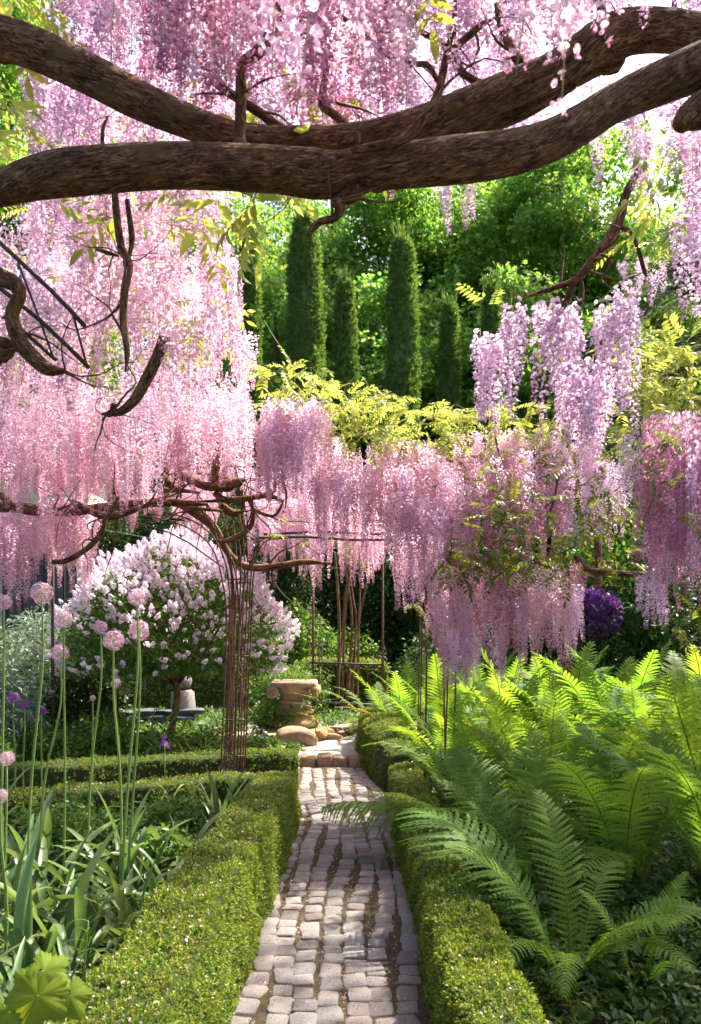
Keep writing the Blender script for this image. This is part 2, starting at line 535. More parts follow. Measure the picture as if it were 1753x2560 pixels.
M['bark'] = bark_mat('wisteria_bark', (.04, .02, .012), (.19, .112, .066), (.46, .32, .20), moss=(.16, .125, .035), bump=1.0, scl=(85, 85, 20))
M['bark_tan'] = bark_mat('tan_bark', (.08, .046, .026), (.19, .115, .065), (.32, .22, .13), bump=.6)
M['bark_tree'] = bark_mat('tree_bark', (.03, .022, .015), (.08, .06, .04), (.15, .12, .09), scl=(20, 20, 3))
M['rust'] = solid_mat('rusty_iron', (.06, .025, .014), (.17, .075, .04), scale=30, rough=.75, bump=.3, spec=.4)
M['iron'] = solid_mat('dark_iron', (.03, .018, .014), (.07, .04, .03), scale=30, rough=.6, bump=.2, spec=.4)
M['soil'] = solid_mat('garden_soil', (.025, .018, .01), (.075, .052, .03), scale=5, rough=.95, bump=.8, bscale=60, dirt=((.03, .045, .012), 1.2, .5))
M['joint'] = solid_mat('mossy_joint', (.04, .03, .018), (.15, .105, .06), scale=60, rough=.95, bump=1.0, bscale=190, dirt=((.05, .055, .012), 5, .56))
M['cobble'] = solid_mat('cobble_granite', (.18, .155, .15), (.34, .30, .29), scale=30, rough=.8, bump=.7, bscale=55, rnd=.3, spec=.25, dirt=((.13, .10, .06), 11, .56))
M['flag'] = solid_mat('pale_paving', (.33, .29, .27), (.46, .42, .39), scale=9, rough=.85, bump=.3, rnd=.12)
M['sandstone'] = solid_mat('sandstone', (.22, .12, .045), (.40, .25, .11), scale=7, rough=.9, bump=.35, bscale=40, dirt=((.2, .16, .12), 5, .55), rnd=.08)
M['drystone'] = solid_mat('dry_stone', (.19, .115, .055), (.40, .27, .16), scale=9, rough=.9, bump=.5, bscale=36, rnd=.22, dirt=((.2, .17, .15), 7, .6))
M['boulder'] = solid_mat('boulder_stone', (.22, .13, .08), (.42, .29, .19), scale=6, rough=.9, bump=.4, bscale=30, dirt=((.25, .21, .19), 3, .58))
M['bluestone'] = solid_mat('blue_grey_stone', (.05, .055, .07), (.15, .165, .2), scale=6, rough=.8, bump=.4, bscale=30, rnd=.15)
M['hedge_core'] = solid_mat('hedge_twigs', (.018, .03, .006), (.05, .07, .014), scale=60, rough=.95, bump=.8, bscale=120)
M['render_wall'] = solid_mat('cream_render', (.60, .50, .36), (.68, .58, .44), scale=3, rough=.9, bump=.1, bscale=80)
M['white_paint'] = solid_mat('white_paint', (.70, .66, .58), (.78, .75, .68), scale=6, rough=.6, bump=.05)
M['dark_paint'] = solid_mat('dark_paint', (.022, .02, .022), (.045, .04, .042), scale=12, rough=.5, bump=.1)
M['curtain'] = solid_mat('pale_curtain', (.42, .38, .33), (.58, .54, .48), scale=5, rough=.9, bump=.1, stretch=(10, 1, 1))
M['roof'] = solid_mat('dark_roof', (.06, .05, .045), (.12, .1, .09), scale=8, rough=.8, bump=.3)
M['slate'] = solid_mat('lamp_slate', (.22, .23, .29), (.32, .33, .40), scale=20, rough=.5, bump=.1)
M['white_stone'] = solid_mat('white_stone', (.6, .62, .68), (.72, .74, .8), scale=12, rough=.6, bump=.1)
M['twig'] = solid_mat('wisteria_twig', (.05, .028, .018), (.15, .09, .055), scale=40, rough=.85, bump=.2)
M['wire'] = solid_mat('wire', (.3, .32, .34), (.45, .47, .5), scale=20, rough=.4, bump=0, metal=.6)


def glass_mat():
    m, nt, N, L, P, out = nmat('window_glass')
    P.inputs['Base Color'].default_value = (.02, .025, .03, 1)
    P.inputs['Roughness'].default_value = .05
    P.inputs['Specular IOR Level'].default_value = .8
    P.inputs['Alpha'].default_value = .45
    return m


M['glass'] = glass_mat()


def bark_tube(name, pts, mat, sides=28, rough=.035, seed=1, step=.02, twist=3.0):
    """A limb: a spline tube with bark coordinates tc."""
    P = spline(pts, step=step)
    mb = MB(); tube(mb, P, sides, rough, seed, twist=twist)
    me = mb.build(name, [M[mat]])
    s_len = np.concatenate([[0], np.cumsum(np.linalg.norm(np.diff(P[:, :3], axis=0), axis=1))])
    th = np.linspace(0, 2 * PI, sides, endpoint=False)[None, :] + twist * .35 * s_len[:, None]
    r = P[:, 3][:, None]
    tc = np.stack([np.cos(th) * r, np.sin(th) * r, np.repeat(s_len[:, None], sides, 1) + seed], -1).reshape(-1, 3)
    tc = np.vstack([tc, tc[:1], tc[-1:]])
    a = me.attributes.new('tc', 'FLOAT_VECTOR', 'POINT')
    a.data.foreach_set('vector', tc.astype(np.float32).ravel())
    return me


def limb(name, parent, pix, Y, mat='bark', sides=14, rough=.03, seed=1, step=.02, twist=3.0):
    """A limb measured on the photo: rows (px, py, radius px[, depth offset]) at depth Y."""
    rows = []
    for q in pix:
        y = Y + (q[3] if len(q) > 3 else 0)
        rows.append([*at(q[0], q[1], y), q[2] / FPX * y])
    if name == 'branch':
        rows[-1][3] *= .45
    me = bark_tube(name, rows, mat, sides, rough, seed, step, twist)
    o = link(name, me, parent=parent)
    if name == 'branch':                 # a few side twigs so that no branch ends as a bare rod
        rs = np.random.default_rng(seed + 900)
        P = spline(rows, step=.03)
        mb = MB()
        L = .06 * Y
        for k in range(3 + len(P) // 10):
            i = len(P) - 1 if k < 2 else rs.integers(len(P) // 4, len(P))
            p = P[i, :3]
            d = nrm(rs.normal(size=3) * np.array([1, .7, .8]))
            q = [p]
            for _ in range(4):
                d = nrm(d + rs.normal(scale=.45, size=3)); q.append(q[-1] + d * L * rs.uniform(.5, 1.1) / 2)
            r0 = min(P[i, 3] * .5, .0035 + .0009 * Y)
            tube(mb, spline([(*a, r0 * (1 - .2 * j)) for j, a in enumerate(q)], step=.03), 5)
        link('twigs', mb.build('twigs', [M['twig']]), parent=o)['kind'] = 'stuff'
    return o

# ---------------------------------------------------------------- leaf and flower templates (leaf along +y, face up +z)
def nrm(a):
    return a / np.maximum(np.linalg.norm(a, axis=-1, keepdims=True), 1e-9)


def leafM(d, up, roll, scl):
    """(K,3,3) matrices that lay a leaf along d with its face towards up, rolled and scaled."""
    d = nrm(np.asarray(d, float))
    up = np.broadcast_to(np.asarray(up, float), d.shape)
    x = np.cross(d, up)
    bad = np.linalg.norm(x, axis=1) < 1e-3
    x[bad] = [1, 0, 0]
    x = nrm(x)
    z = np.cross(x, d)
    Mx = np.stack([x, d, z], -1)
    Mx = Mx @ roty(np.broadcast_to(np.asarray(roll, float), (len(d),)))
    return Mx * np.asarray(scl, float).reshape(-1, 1, 1)


def L4(w=.5, fold=.08, at_=.45):
    return np.array([(0, 0, 0), (-w / 2, at_, fold), (0, 1, 0), (w / 2, at_, fold)]), [(0, 3, 2), (0, 2, 1)]


def L8(w=.4, fold=.06, droop=.15):
    return (np.array([(0, 0, 0), (-w * .42, .3, fold), (0, .3, 0), (w * .42, .3, fold), (-w * .4, .62, fold * .9 - droop * .25), (0, .62, -droop * .3), (w * .4, .62, fold * .9 - droop * .25), (0, 1, -droop)]),
            [(0, 3, 2), (0, 2, 1), (2, 3, 6, 5), (1, 2, 5, 4), (5, 6, 7), (4, 5, 7)])


def maple5(w=1.0):
    a = [(0, 0, 0), (-.5 * w, .18, .06), (-.28 * w, .42, .0), (-.45 * w, .75, .05), (-.12 * w, .66, 0), (0, 1, -.08), (.12 * w, .66, 0), (.45 * w, .75, .05), (.28 * w, .42, 0), (.5 * w, .18, .06)]
    c = (0, .4, -.03)
    return np.array(a + [c]), [(10, i + 1, i) for i in range(9)] + [(10, 0, 9)]


def sph_dirs(n, rs, zmin=-1.0):
    d = rs.normal(size=(n * 3, 3))
    d = nrm(d)
    d = d[d[:, 2] > zmin][:n]
    return d


def sprig_mesh(name, mat, n=10, size=.014, height=.04, w=.5, seed=0, up_bias=.6, spread=1.0, big=False, vlo=0, vhi=.9):
    """A tuft of small leaves about a short stem along +z."""
    rs = np.random.default_rng(seed)
    T, F = (L8(w) if big else L4(w))
    mb = MB()
    h = rs.uniform(.1, 1, n)
    az = rs.uniform(0, 6.28, n)
    d = np.stack([np.cos(az) * spread, np.sin(az) * spread, up_bias + .5 * h + rs.uniform(-.3, .3, n)], -1)
    loc = np.stack([np.cos(az) * .1 * height, np.sin(az) * .1 * height, h * height], -1)
    mb.rep(T, F, leafM(d, [0, 0, 1], rs.uniform(-.6, .6, n), size * rs.uniform(.7, 1.25, n)), loc, rs.uniform(vlo, vhi, n), tval=None)
    return mb.build(name, [mat])


def clump_mesh(name, mat, n=34, size=.13, rad=.42, kind='L4', w=.7, seed=0, flat=.7, vlo=0, vhi=1):
    """A loose ball of leaves, each its own face, hanging a little."""
    rs = np.random.default_rng(seed)
    T, F = maple5() if kind == 'maple' else (L8(w) if kind == 'L8' else L4(w))
    d = sph_dirs(n, rs)
    n = len(d)
    r = rad * rs.uniform(.25, 1, n) ** .6
    loc = d * r[:, None] * np.array([1, 1, flat])
    dirs = nrm(d + rs.normal(scale=.5, size=(n, 3)) + np.array([0, 0, -.35]))
    mb = MB()
    mb.rep(T, F, leafM(dirs, nrm(np.array([0, 0, 1.0]) + rs.normal(scale=.55, size=(n, 3))), rs.uniform(-.5, .5, n), size * rs.uniform(.6, 1.25, n)), loc, rs.uniform(vlo, vhi, n))
    return mb.build(name, [mat])


# wisteria florets: +x points away from the raceme, +z up
def floret(level):
    if level == 'hero':
        V, F, a = [], [], []
        # banner: a rounded standard petal, bent back, two rings of a fan
        c = (.42, 0, .12)
        V.append(c); a.append(-.1)
        for ring, rr in ((0, .5), (1, 1.0)):
            for k in range(11):
                t = math.radians(-80 + 340 * k / 10 - 90 + 0)
                u, w = math.cos(t), math.sin(t)
                ry = .52 * rr * (1 if w > -.3 else .75)
                V.append((.42 - .16 * rr * rr + .10 * abs(u) * rr, u * ry, .2 + w * ry * 1.02 + .12 * rr))
                a.append(-.12 if ring == 0 else -.28)
        for k in range(10):
            F.append((0, 1 + k, 2 + k))
            F.append((1 + k, 12 + k, 13 + k, 2 + k))
        # wings and keel
        b = len(V)
        for sgn in (-1, 1):
            o = len(V)
            V += [(.40, 0, .08), (.62, .16 * sgn, .14), (.92, .15 * sgn, .02), (1.0, .03 * sgn, -.12), (.72, .04 * sgn, -.16), (.48, .03 * sgn, -.06)]
            a += [.1, .05, .12, .25, .3, .25]
            F += [(o, o + 1, o + 2, o + 5), (o + 5, o + 2, o + 3, o + 4)]
        o = len(V)
        V += [(0, 0, 0.05), (.3, .05, .1), (.42, 0, .02), (.3, -.05, .1)]
        a += [.4, .35, .3, .35]
        F += [(o, o + 1, o + 2), (o, o + 2, o + 3)]
        return np.array(V), F, np.array(a)
    if level == 'near':
        V = [(.35, 0, .05), (.42, -.42, .02), (.30, -.46, .42), (.22, 0, .62), (.30, .46, .42), (.42, .42, .02),
             (.95, .16, .02), (.98, -.16, .02), (.62, 0, -.22), (0, 0, .0)]
        F = [(0, 1, 2), (0, 2, 3), (0, 3, 4), (0, 4, 5), (0, 6, 8), (0, 8, 7), (9, 0, 8)]
        a = [-.05, -.25, -.3, -.3, -.3, -.25, .2, .2, .35, .3]
        return np.array(V), F, np.array(a)
    if level == 'mid':
        V = [(.3, 0, 0), (.35, -.48, .2), (.2, 0, .62), (.35, .48, .2), (.95, .12, -.02), (.6, -.05, -.25)]
        F = [(0, 1, 2), (0, 2, 3), (0, 4, 5)]
        a = [-.05, -.28, -.3, -.28, .25, .35]
        return np.array(V), F, np.array(a)
    V = [(.1, 0, -.2), (.4, -.5, .15), (.4, 0, .55), (.5, .5, .15)]
    return np.array(V), [(0, 1, 2), (0, 2, 3)], np.array([.2, -.15, -.2, -.1])


def raceme_mesh(name, level, mat, n, L, rad, fs, seed, taper=.82, bare=.02):
    """A hanging flower cluster: florets in a spiral about a stalk, opening from the top down."""
    rs = np.random.default_rng(seed)
    T, F, ta = floret(level)
    t = np.sort(rs.uniform(0, 1, n)) ** .92
    az = np.arange(n) * 2.39996 + rs.normal(scale=.35, size=n)
    R = rad * (1 - taper * t) * rs.uniform(.5, 1.1, n)
    bend = .05 * L * np.sin(t * 2.2 + seed)
    z = -bare - t * L
    loc = np.stack([np.cos(az) * R * .68 + bend, np.sin(az) * R * .68, z], -1)
    s = fs * (1.08 - .62 * t ** 1.8) * rs.uniform(.8, 1.2, n)
    tilt = rs.normal(.3, .25, n)
    Mx = rotz(az + rs.normal(scale=.22, size=n)) @ roty(tilt) @ rotx(rs.normal(scale=.3, size=n)) * s[:, None, None]
    v = np.clip(.34 + rs.normal(scale=.10, size=n) + .16 * t + .30 * np.clip((t - .72) / .28, 0, 1), 0, 1)
    mb = MB()
    mb.rep(T, F, Mx, loc, v, 0, ta)
    tt = np.linspace(0, 1, 7)
    tube(mb, np.stack([.05 * L * np.sin(tt * 2.2 + seed), 0 * tt, -tt * (L + bare), np.full(7, fs * .05)], -1), 4, val=.5, mat=1)
    return mb.build(name, [mat, M['stalk']])


RAC = {}
for hue in ('pink', 'lilac', 'mauve', 'deep'):
    mt = M['petal_' + hue]
    RAC['near', hue] = [raceme_mesh('flower_raceme', 'near', mt, 112, .50, .056, .0245, 10 + k) for k in range(3)]
    RAC['mid', hue] = [raceme_mesh('flower_raceme', 'mid', mt, 150, .55, .060, .0235, 30 + k) for k in range(3)]
    RAC['far', hue] = [raceme_mesh('flower_raceme', 'far', mt, 210, .60, .066, .0235, 50 + k) for k in range(3)]
RAC['hero', 'pink'] = [raceme_mesh('flower_raceme', 'hero', M['petal_pink'], 62, .48, .062, .029, 70 + k, taper=.6) for k in range(3)]
RACP = {h: [proto('raceme_shape', me) for me in RAC['far', h]] for h in ('pink', 'lilac', 'mauve', 'deep')}


def compound_leaf_mesh(name, mat, pairs=6, L=.26, ll=.075, lw=.36, droop=.5, seed=0, big=True):
    rs = np.random.default_rng(seed)
    T, F = L8(lw, .05, .22) if big else L4(lw, .06)
    t = np.linspace(0, 1, 9)
    rach = np.stack([.015 * np.sin(t * 3 + seed), t * L * (1 - .1 * droop * t), -droop * L * .55 * t ** 2], -1)
    mb = MB()
    tube(mb, np.column_stack([rach, np.full(9, .0011)]), 4, val=.5, mat=0)
    loc, d = [], []
    for k in range(pairs):
        u = .28 + .62 * k / (pairs - 1)
        p = np.array([np.interp(u, t, rach[:, i]) for i in range(3)])
        for sg in (-1, 1):
            loc.append(p); d.append([sg * (1 + .1 * rs.normal()), .55 + .12 * rs.normal(), -.32 + .2 * rs.normal()])
    loc.append(rach[-1]); d.append([0, 1, -.6])
    n = len(loc)
    mb.rep(T, F, leafM(np.array(d), [0, 0, 1], rs.normal(scale=.3, size=n), ll * rs.uniform(.8, 1.12, n)), np.array(loc), rs.uniform(.1, .8, n))
    return mb.build(name, [mat])


CL = [compound_leaf_mesh('compound_leaf', M['leaf_wist'], seed=k, droop=[.3, .7, 1.0, .5][k]) for k in range(4)]
CLP = [proto('compound_leaf_shape', compound_leaf_mesh('compound_leaf', M['leaf_wist'], seed=9 + k, big=False, droop=.4 + .2 * k)) for k in range(3)]
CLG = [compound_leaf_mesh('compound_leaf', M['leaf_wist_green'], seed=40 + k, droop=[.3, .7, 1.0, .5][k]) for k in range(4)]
CLBIG = [compound_leaf_mesh('compound_leaf', M['leaf_wist'], pairs=5, L=.3, ll=.115, lw=.34, droop=[.5, .9, .7][k], seed=20 + k) for k in range(3)]


def frond_mesh(name, mat, base, tip, n=32, lobed=True, seed=0, wmax=.16, curl=0.0, droop=.75, fat=1.0):
    """An ostrich-fern frond of unit length that rises from the origin and arches towards +x; angles in degrees from level."""
    rs = np.random.default_rng(seed)
    K = 40
    t = np.linspace(0, 1, K)
    ang = np.radians(base + (tip - base) * t ** 1.35)
    ds = 1.0 / (K - 1)
    x = np.concatenate([[0], np.cumsum(np.cos(ang[:-1]) * ds)])
    z = np.concatenate([[0], np.cumsum(np.sin(ang[:-1]) * ds)])
    y = .03 * np.sin(t * 2.5 + seed)
    C = np.stack([x, y, z], -1)
    mb = MB()
    tube(mb, np.column_stack([C, .0065 * (1 - .85 * t)]), 5, val=.62, mat=0)
    Tn = nrm(np.gradient(C, axis=0))
    S = nrm(np.cross(np.array([0, 0, 1.0]), Tn) + 1e-6)
    S = np.where(np.abs(S).sum(1, keepdims=True) < .5, np.array([[0, 1.0, 0]]), S)
    Nn = np.cross(Tn, S)
    us = np.linspace(.10, .992, n)
    for sg in (-1, 1):
        for k, u in enumerate(us):
            p = np.array([np.interp(u, t, C[:, i]) for i in range(3)])
            j = min(int(u * (K - 1)), K - 1)
            prof = ((u - .06) / .56) ** .8 if u < .62 else max((1.02 - u) / .40, 0) ** .62
            w = wmax * prof * rs.uniform(.93, 1.06)
            if w < .006: continue
            fwd = .25 + .55 * u ** 2 + rs.normal(scale=.04)
            lift = .18 + rs.normal(scale=.07)
            seg = 8 if lobed else 3
            q = np.linspace(0, 1, seg + 1)
            a = fwd + curl * q * 1.2
            dirv = np.cos(a)[:, None] * S[j] * sg + np.sin(a)[:, None] * Tn[j] + (lift - (droop + .5 * curl) * q)[:, None] * Nn[j]
            cen = p + np.concatenate([[np.zeros(3)], np.cumsum(dirv[:-1] * (w / seg), axis=0)])
            hw = .44 * (1.0 / n) * (.96 - .9 * q ** 1.8) * (0.85 if lobed else .95) * fat
            fd = nrm(np.cross(dirv, Nn[j]) * sg) 
            fd = -fd if np.dot(fd[0], Tn[j]) < 0 else fd
            if lobed:
                V = []
                for i in range(seg + 1):
                    V += [cen[i] + fd[i] * hw[i] * .45 + Nn[j] * .001, cen[i], cen[i] - fd[i] * hw[i] * .45]
                for i in range(seg):
                    m_ = (cen[i] * .35 + cen[i + 1] * .65)
                    V += [m_ + fd[i] * hw[i] * 1.15 - Nn[j] * .003, m_ - fd[i] * hw[i] * 1.15 - Nn[j] * .003]
                F = []
                b0 = 3 * (seg + 1)
                for i in range(seg):
                    a0, a1 = 3 * i, 3 * i + 3
                    F += [(a0 + 1, a1 + 1, a1, a0), (a0 + 2, a1 + 2, a1 + 1, a0 + 1), (a0, a1, b0 + 2 * i), (a1 + 2, a0 + 2, b0 + 2 * i + 1)]
            else:
                V, F = [], []
                for i in range(seg + 1):
                    V += [cen[i] + fd[i] * hw[i], cen[i] - fd[i] * hw[i]]
                for i in range(seg):
                    F.append((2 * i, 2 * i + 1, 2 * i + 3, 2 * i + 2))
            mb.add(np.array(V), F, np.clip(.45 + rs.normal(scale=.12) + .18 * (u - .5), 0, 1))
    return mb.build(name, [mat])


FR = {
    'up': [frond_mesh('frond', M['leaf_fern'], 84, 48, seed=1), frond_mesh('frond', M['leaf_fern'], 80, 30, seed=2)],
    'arch': [frond_mesh('frond', M['leaf_fern'], 76, 0, seed=3), frond_mesh('frond', M['leaf_fern'], 70, -15, seed=4)],
    'droop': [frond_mesh('frond', M['leaf_fern'], 62, -48, seed=5, curl=.25), frond_mesh('frond', M['leaf_fern'], 55, -30, seed=6)],
    'low': [frond_mesh('frond', M['leaf_fern'], 36, -22, seed=7), frond_mesh('frond', M['leaf_fern'], 28, -35, seed=8, curl=.3)],
    'curl': [frond_mesh('frond', M['leaf_fern'], 50, -70, n=22, seed=9, curl=1.1, wmax=.13)],
}
FR['reach'] = [frond_mesh('frond', M['leaf_fern'], 44, -18, n=32, seed=22, wmax=.26, droop=1.9, fat=1.25)]
FR['tall'] = [frond_mesh('frond', M['leaf_fern'], 78, 36, n=30, seed=23, wmax=.21, fat=1.2), frond_mesh('frond', M['leaf_fern'], 72, 14, n=30, seed=24, wmax=.21, fat=1.2)]
FR['hero'] = [frond_mesh('frond', M['leaf_fern'], 66, 6, n=32, seed=21, wmax=.36, curl=.12, fat=1.35)]
FRF = {
    'up': [frond_mesh('frond', M['leaf_fern'], 84, 45, lobed=False, seed=11), frond_mesh('frond', M['leaf_fern'], 80, 28, lobed=False, seed=12)],
    'arch': [frond_mesh('frond', M['leaf_fern'], 74, 0, lobed=False, seed=13), frond_mesh('frond', M['leaf_fern'], 68, -18, lobed=False, seed=14)],
    'droop': [frond_mesh('frond', M['leaf_fern'], 60, -45, lobed=False, seed=15)],
    'low': [frond_mesh('frond', M['leaf_fern'], 34, -22, lobed=False, seed=17)],
}


def blade_mesh(name, mat, w=.045, base=75, tip=20, seed=0, fold=None, vee=.25, segs=12, power=1.3):
    """A strap leaf of unit length rising from the origin and arching towards +x; fold bends it sharply at that fraction."""
    rs = np.random.default_rng(seed)
    t = np.linspace(0, 1, segs + 1)
    ang = base + (tip - base) * t ** power
    if fold:
        ang = np.where(t > fold, ang - 85, ang)
    ang = np.radians(ang)
    ds = 1.0 / segs
    x = np.concatenate([[0], np.cumsum(np.cos(ang[:-1]) * ds)])
    z = np.concatenate([[0], np.cumsum(np.sin(ang[:-1]) * ds)])
    y = .04 * np.sin(t * 2 + seed)
    C = np.stack([x, y, z], -1)
    Tn = nrm(np.gradient(C, axis=0))
    Nn = np.stack([-Tn[:, 2], 0 * t, Tn[:, 0]], -1)
    W = w * np.minimum(1, .55 + 1.6 * t) * np.clip((1 - t) * 3.2, 0.02, 1) ** .6
    tw = .35 * np.sin(t * 1.5 + seed)
    S = np.cos(tw)[:, None] * np.array([0, 1.0, 0]) + np.sin(tw)[:, None] * Nn
    V = np.stack([C - S * W[:, None] / 2 + Nn * (W * vee)[:, None], C, C + S * W[:, None] / 2 + Nn * (W * vee)[:, None]], 1).reshape(-1, 3)
    F = []
    for i in range(segs):
        a, b = 3 * i, 3 * i + 3
        F += [(a, a + 1, b + 1, b), (a + 1, a + 2, b + 2, b + 1)]
    mb = MB(); mb.add(V, F, np.repeat(np.clip(.25 + .5 * t + rs.normal(scale=.05), 0, 1), 3))
    return mb.build(name, [mat])


STRAP = [blade_mesh('strap_leaf', M['leaf_strap'], w=.09, base=82, tip=50, seed=1), blade_mesh('strap_leaf', M['leaf_strap'], w=.085, base=72, tip=5, seed=2),
         blade_mesh('strap_leaf', M['leaf_strap'], w=.09, base=70, tip=-45, seed=3), blade_mesh('strap_leaf', M['leaf_strap'], w=.09, base=78, tip=25, seed=4, fold=.62),
         blade_mesh('strap_leaf', M['leaf_strap'], w=.08, base=60, tip=-60, seed=5), blade_mesh('strap_leaf', M['leaf_strap'], w=.075, base=50, tip=10, seed=6)]
DAY = [blade_mesh('arching_leaf', M['leaf_day'], w=.03, base=82, tip=-40, seed=11, power=1.8), blade_mesh('arching_leaf', M['leaf_day'], w=.028, base=75, tip=-75, seed=12, power=1.8),
       blade_mesh('arching_leaf', M['leaf_day'], w=.03, base=85, tip=10, seed=13, power=1.8)]


def allium_mesh(name, mat, n=105, r=.056, seed=0):
    """A globe of little stars, each on its own stalk."""
    rs = np.random.default_rng(seed)
    i = np.arange(n) + .5
    ph = np.arccos(1 - 2 * i / n); th = PI * (1 + 5 ** .5) * i
    d = np.stack([np.cos(th) * np.sin(ph), np.sin(th) * np.sin(ph), np.cos(ph)], -1)
    d = nrm(d + rs.normal(scale=.06, size=(n, 3)))
    rr = r * rs.uniform(.82, 1.04, n)
    mb = MB()
    V, F = [], []
    for k in range(6):
        a = k * PI / 3
        o = len(V)
        u = np.array([math.cos(a), math.sin(a)]); p = np.array([-u[1], u[0]])
        V += [(0, 0, 0), (*(u * .55 + p * .14), .18), (*(u * 1.0), .3), (*(u * .55 - p * .14), .18)]
        F += [(o, o + 1, o + 2, o + 3)]
    mb.rep(np.array(V), F, frame_z(d, rs.uniform(0, 6, n)) * (.0135 * rs.uniform(.8, 1.2, n))[:, None, None], d * rr[:, None], rs.uniform(0, .6, n))
    T2 = np.array([(-.0009, 0, 0), (.0009, 0, 0), (.0006, 0, 1), (-.0006, 0, 1)])
    Mx = frame_z(d, rs.uniform(0, 6, n)).copy()
    Mx[:, :, 2] *= rr[:, None]
    mb.rep(T2, [(0, 1, 2, 3)], Mx, np.zeros((n, 3)), np.full(n, .95))
    return mb.build(name, [mat])


AL_PALE = [allium_mesh('flower_head', M['petal_allium'], seed=k) for k in range(2)]
AL_PURP = [allium_mesh('flower_head', M['petal_purple'], seed=5)]

P_BOX = [proto('box_sprig_shape', sprig_mesh('box_sprig', M['leaf_box'], 15, .0112, .036, w=.58, seed=k)) for k in range(3)]
P_BOXFAR = [proto('box_sprig_far_shape', sprig_mesh('box_sprig', M['leaf_box'], 8, .026, .05, seed=5 + k)) for k in range(2)]
P_YEW = [proto('yew_sprig_shape', sprig_mesh('yew_sprig', M['leaf_yew'], 16, .06, .12, w=.24, seed=k, up_bias=1.3, spread=.75)) for k in range(3)]
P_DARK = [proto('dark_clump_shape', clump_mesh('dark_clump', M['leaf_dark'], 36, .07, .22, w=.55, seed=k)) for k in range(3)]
P_MAPLE = [proto('maple_clump_shape', clump_mesh('maple_clump', M['leaf_maple'], 52, .145, .55, kind='maple', seed=k, flat=.55)) for k in range(4)]
P_GEN = [proto('perennial_clump_shape', clump_mesh('perennial_clump', M['leaf_gen'], 30, .065, .13, kind='L8', w=.5, seed=k)) for k in range(3)]
P_GREY = [proto('grey_clump_shape', clump_mesh('grey_clump', M['leaf_grey'], 30, .075, .14, kind='L8', w=.3, seed=k)) for k in range(3)]
P_COVER = [proto('cover_tuft_shape', sprig_mesh('cover_tuft', M['leaf_cover'], 9, .045, .07, w=.5, seed=k, up_bias=.25, spread=1.0, big=True)) for k in range(4)]
P_WEED = [proto('weed_tuft_shape', sprig_mesh('weed_tuft', M['leaf_gen'], 9, .06, .12, w=.36, seed=k + 9, up_bias=.5, big=True)) for k in range(3)]


def petal_mesh():
    T, F = L4(.8, .15)
    mb = MB(); mb.add(T - np.array([0, .5, 0]), F, .4)
    return mb.build('petal', [M['fallen']])


P_PETAL = [proto('petal_shape', petal_mesh())]


def panicle_mesh(name, mat, seed, n=46, L=.115, r=.052):
    """A cone of small four-petalled flowers."""
    rs = np.random.default_rng(seed)
    t = rs.uniform(0, 1, n)
    az = rs.uniform(0, 6.28, n)
    R = r * (1 - .75 * t) * rs.uniform(.6, 1.1, n)
    loc = np.stack([np.cos(az) * R, np.sin(az) * R, t * L], -1)
    d = nrm(np.stack([np.cos(az), np.sin(az), .5 + 0 * t], -1) + rs.normal(scale=.3, size=(n, 3)))
    V, F = [], []
    for k in range(4):
        a = k * PI / 2; o = len(V)
        u = np.array([math.cos(a), math.sin(a)]); p = np.array([-u[1], u[0]])
        V += [(0, 0, 0), (*(u * .6 + p * .4), .1), (*(u * 1.0), .05), (*(u * .6 - p * .4), .1)]
        F += [(o, o + 1, o + 2, o + 3)]
    mb = MB()
    mb.rep(np.array(V), F, frame_z(d, rs.uniform(0, 6, n)) * (.016 * rs.uniform(.8, 1.25, n))[:, None, None], loc, rs.uniform(0, .75, n))
    return mb.build(name, [mat])


PAN = [panicle_mesh('blossom', M['petal_lilactree'], k) for k in range(3)]


def spray_mesh(name, mat, seed):
    """A flat drooping conifer spray along +y."""
    rs = np.random.default_rng(seed)
    mb = MB()
    T, F = L4(.16, .01, .5)
    loc, d, s = [], [], []
    for i in range(26):
        u = i / 25
        p = np.array([.03 * math.sin(u * 3 + seed), u * .8, -.28 * u * u])
        for sg in (-1, 1):
            loc.append(p); d.append([sg * 1.0, .8 + .2 * rs.normal(), -.25 + .15 * rs.normal()]); s.append((.2 * (1 - .7 * u) + .04) * rs.uniform(.7, 1.2))
    n = len(loc)
    mb.rep(T, F, leafM(np.array(d), [0, 0, 1], rs.normal(scale=.4, size=n), np.array(s)), np.array(loc), rs.uniform(0, 1, n))
    return mb.build(name, [mat])


P_SPRAY = [proto('spray_shape', spray_mesh('spray', M['conifer'], k)) for k in range(3)]

# ================================================================ THE SETTING
# ground
g = MB()
nx, ny = 60, 70
gx = np.concatenate([[-250, -120, -60, -30], np.linspace(-14, 14, nx), [30, 60, 120, 250]])
gy = np.concatenate([[-120, -40, -12], np.linspace(-4, 24, ny), [32, 45, 70, 120, 250, 500]])
GX, GY = np.meshgrid(gx, gy, indexing='ij')
GZ = .012 * np.sin(GX * 2.1 + 1) * np.sin(GY * 1.7) - .03
GV = np.stack([GX, GY, GZ], -1).reshape(-1, 3)
ii = np.arange(len(gx) - 1)[:, None] * len(gy); jj = np.arange(len(gy) - 1)[None, :]
GF = np.stack([ii + jj, ii + len(gy) + jj, ii + len(gy) + jj + 1, ii + jj + 1], -1).reshape(-1, 4)
g.add(GV, [GF], .5)
tag(link('ground', g.build('ground', [M['soil']])), kind='structure')


# the cobbled path
def path_x(Y):
    return np.interp(Y, [0, 2.5, 3.3, 4.4, 5.4, 6.2, 7.2, 8.0, 9.2], [-.10, -.095, -.09, -.075, -.045, -.05, -.11, -.19, -.28])


